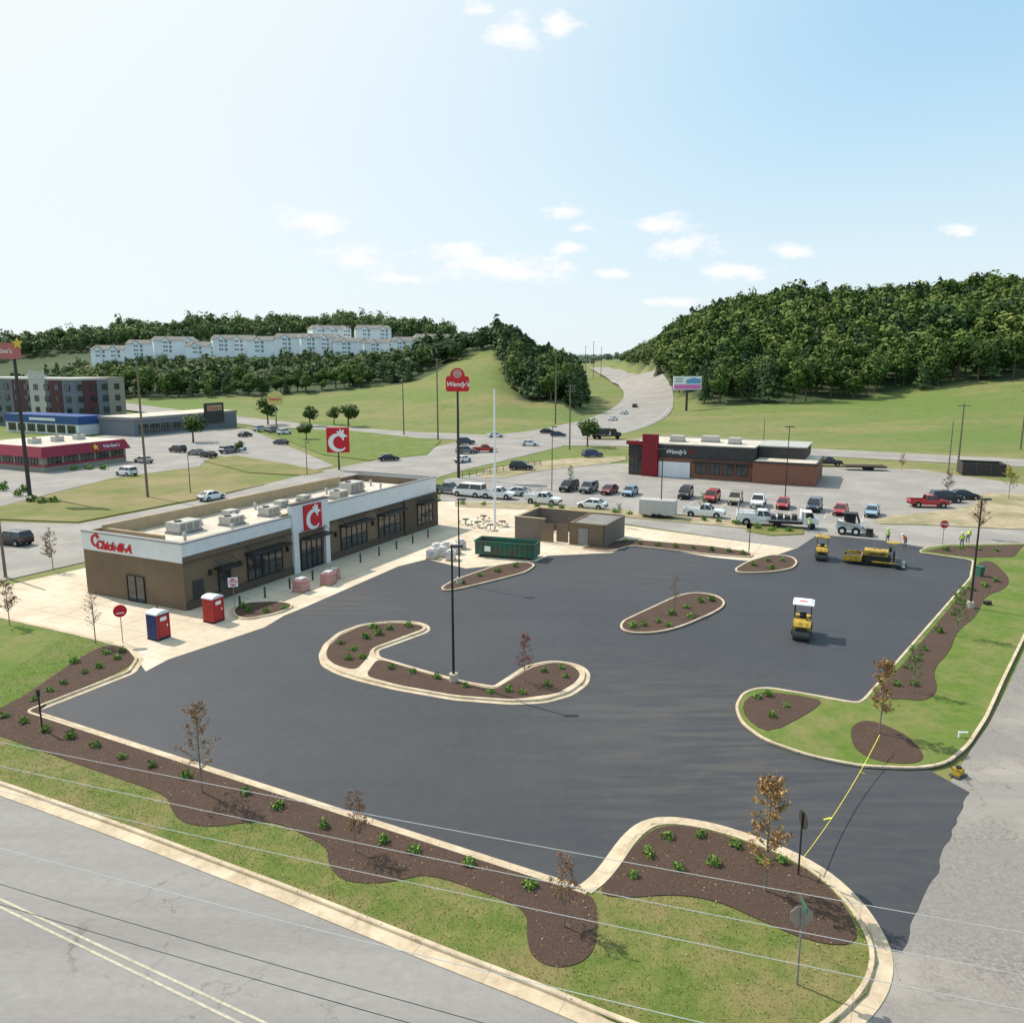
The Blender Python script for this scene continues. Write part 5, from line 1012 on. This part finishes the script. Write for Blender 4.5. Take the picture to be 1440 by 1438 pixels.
for px,py,rx,ry in ((728,46,30,26),(785,38,26,18),(680,12,24,9),(690,372,80,19),(640,356,52,14),(745,382,68,14),(498,362,55,15),(437,310,46,19),(790,300,24,10),(818,320,16,7),(935,315,40,14),(965,346,44,17),(1028,382,54,12),(1112,353,32,8),(1348,326,24,9),(940,424,34,7),(860,385,30,6),(560,392,50,7),(800,350,26,7)):
    u,fw,dn=ray(px,py); s1=n.new('ShaderNodeVectorMath'); s1.operation='SUBTRACT'; l.new(cx.outputs[0],s1.inputs[0]); s1.inputs[1].default_value=(u/fw,-dn/fw,0)
    s2=n.new('ShaderNodeVectorMath'); s2.operation='MULTIPLY'; l.new(s1.outputs[0],s2.inputs[0]); s2.inputs[1].default_value=(F/rx,F/ry,0)
    s3=n.new('ShaderNodeVectorMath'); s3.operation='LENGTH'; l.new(s2.outputs[0],s3.inputs[0]); cur=s3.outputs['Value'] if cur is None else mth('SMOOTH_MIN',cur,s3.outputs['Value'],.3)
nz=n.new('ShaderNodeTexNoise'); nz.inputs['Scale'].default_value=36; nz.inputs['Detail'].default_value=8; nz.inputs['Roughness'].default_value=.6; mpn=n.new('ShaderNodeMapping'); mpn.inputs['Scale'].default_value=(.7,1.5,1); l.new(cx.outputs[0],mpn.inputs[0]); l.new(mpn.outputs[0],nz.inputs['Vector'])
dd=mth('ADD',cur,mth('MULTIPLY',mth('SUBTRACT',nz.outputs[0],.5),3.6)); mr=n.new('ShaderNodeMapRange'); mr.interpolation_type='SMOOTHSTEP'; l.new(dd,mr.inputs[0]); mr.inputs[1].default_value=1.3; mr.inputs[2].default_value=.1; mr.inputs[3].default_value=0; mr.inputs[4].default_value=1
fac=mth('MULTIPLY',mr.outputs[0],mth('GREATER_THAN',sx.outputs[1],.06))
def cm(f,c1,c2):
    q=n.new('ShaderNodeMix'); q.data_type='RGBA'
    for i,v in ((0,f),(6,c1),(7,c2)):
        if isinstance(v,tuple): q.inputs[i].default_value=(*v,1)
        elif isinstance(v,float): q.inputs[i].default_value=v
        else: l.new(v,q.inputs[i])
    return q.outputs[2]
c=cm(.6,sk.outputs[0],(3.3,5.9,7.5))
hz=n.new('ShaderNodeMapRange'); hz.interpolation_type='SMOOTHSTEP'; l.new(sx.outputs[2],hz.inputs[0]); hz.inputs[1].default_value=-.08; hz.inputs[2].default_value=.40; hz.inputs[3].default_value=.88; hz.inputs[4].default_value=.0
dt=n.new('ShaderNodeVectorMath'); dt.operation='DOT_PRODUCT'; l.new(tc.outputs['Generated'],dt.inputs[0]); dt.inputs[1].default_value=(-.558,.395,.730)
gm=n.new('ShaderNodeMapRange'); gm.interpolation_type='SMOOTHSTEP'; l.new(dt.outputs['Value'],gm.inputs[0]); gm.inputs[1].default_value=.30; gm.inputs[2].default_value=.86; gm.inputs[3].default_value=0; gm.inputs[4].default_value=1.0
inv=mth('SUBTRACT',1.0,mth('MULTIPLY',mth('SUBTRACT',1.0,hz.outputs[0]),mth('SUBTRACT',1.0,gm.outputs[0])))
c=cm(inv,c,(6.2,6.65,6.75)); c=cm(fac,c,(6.9,6.95,7.0)); l.new(c,bg.inputs[0])
sd=bpy.data.lights.new('sun','SUN'); sd.energy=4.7; sd.angle=R(.5); sd.color=(1,.93,.82); so=bpy.data.objects.new('sun',sd); COL.objects.link(so); so.rotation_euler=Vector((7.5,-5.3,-9.8)).to_track_quat('-Z','Y').to_euler()
cd=bpy.data.cameras.new('camera'); cd.sensor_width=36; cd.lens=F/1440*36; cd.clip_end=9000; cd.clip_start=.5; co=bpy.data.objects.new('camera',cd); COL.objects.link(co); co.location=(0,0,H); co.rotation_euler=(R(90-10.7),0,0); SC.camera=co
SC.view_settings.view_transform='Standard'; SC.view_settings.look='None'; SC.view_settings.exposure=0
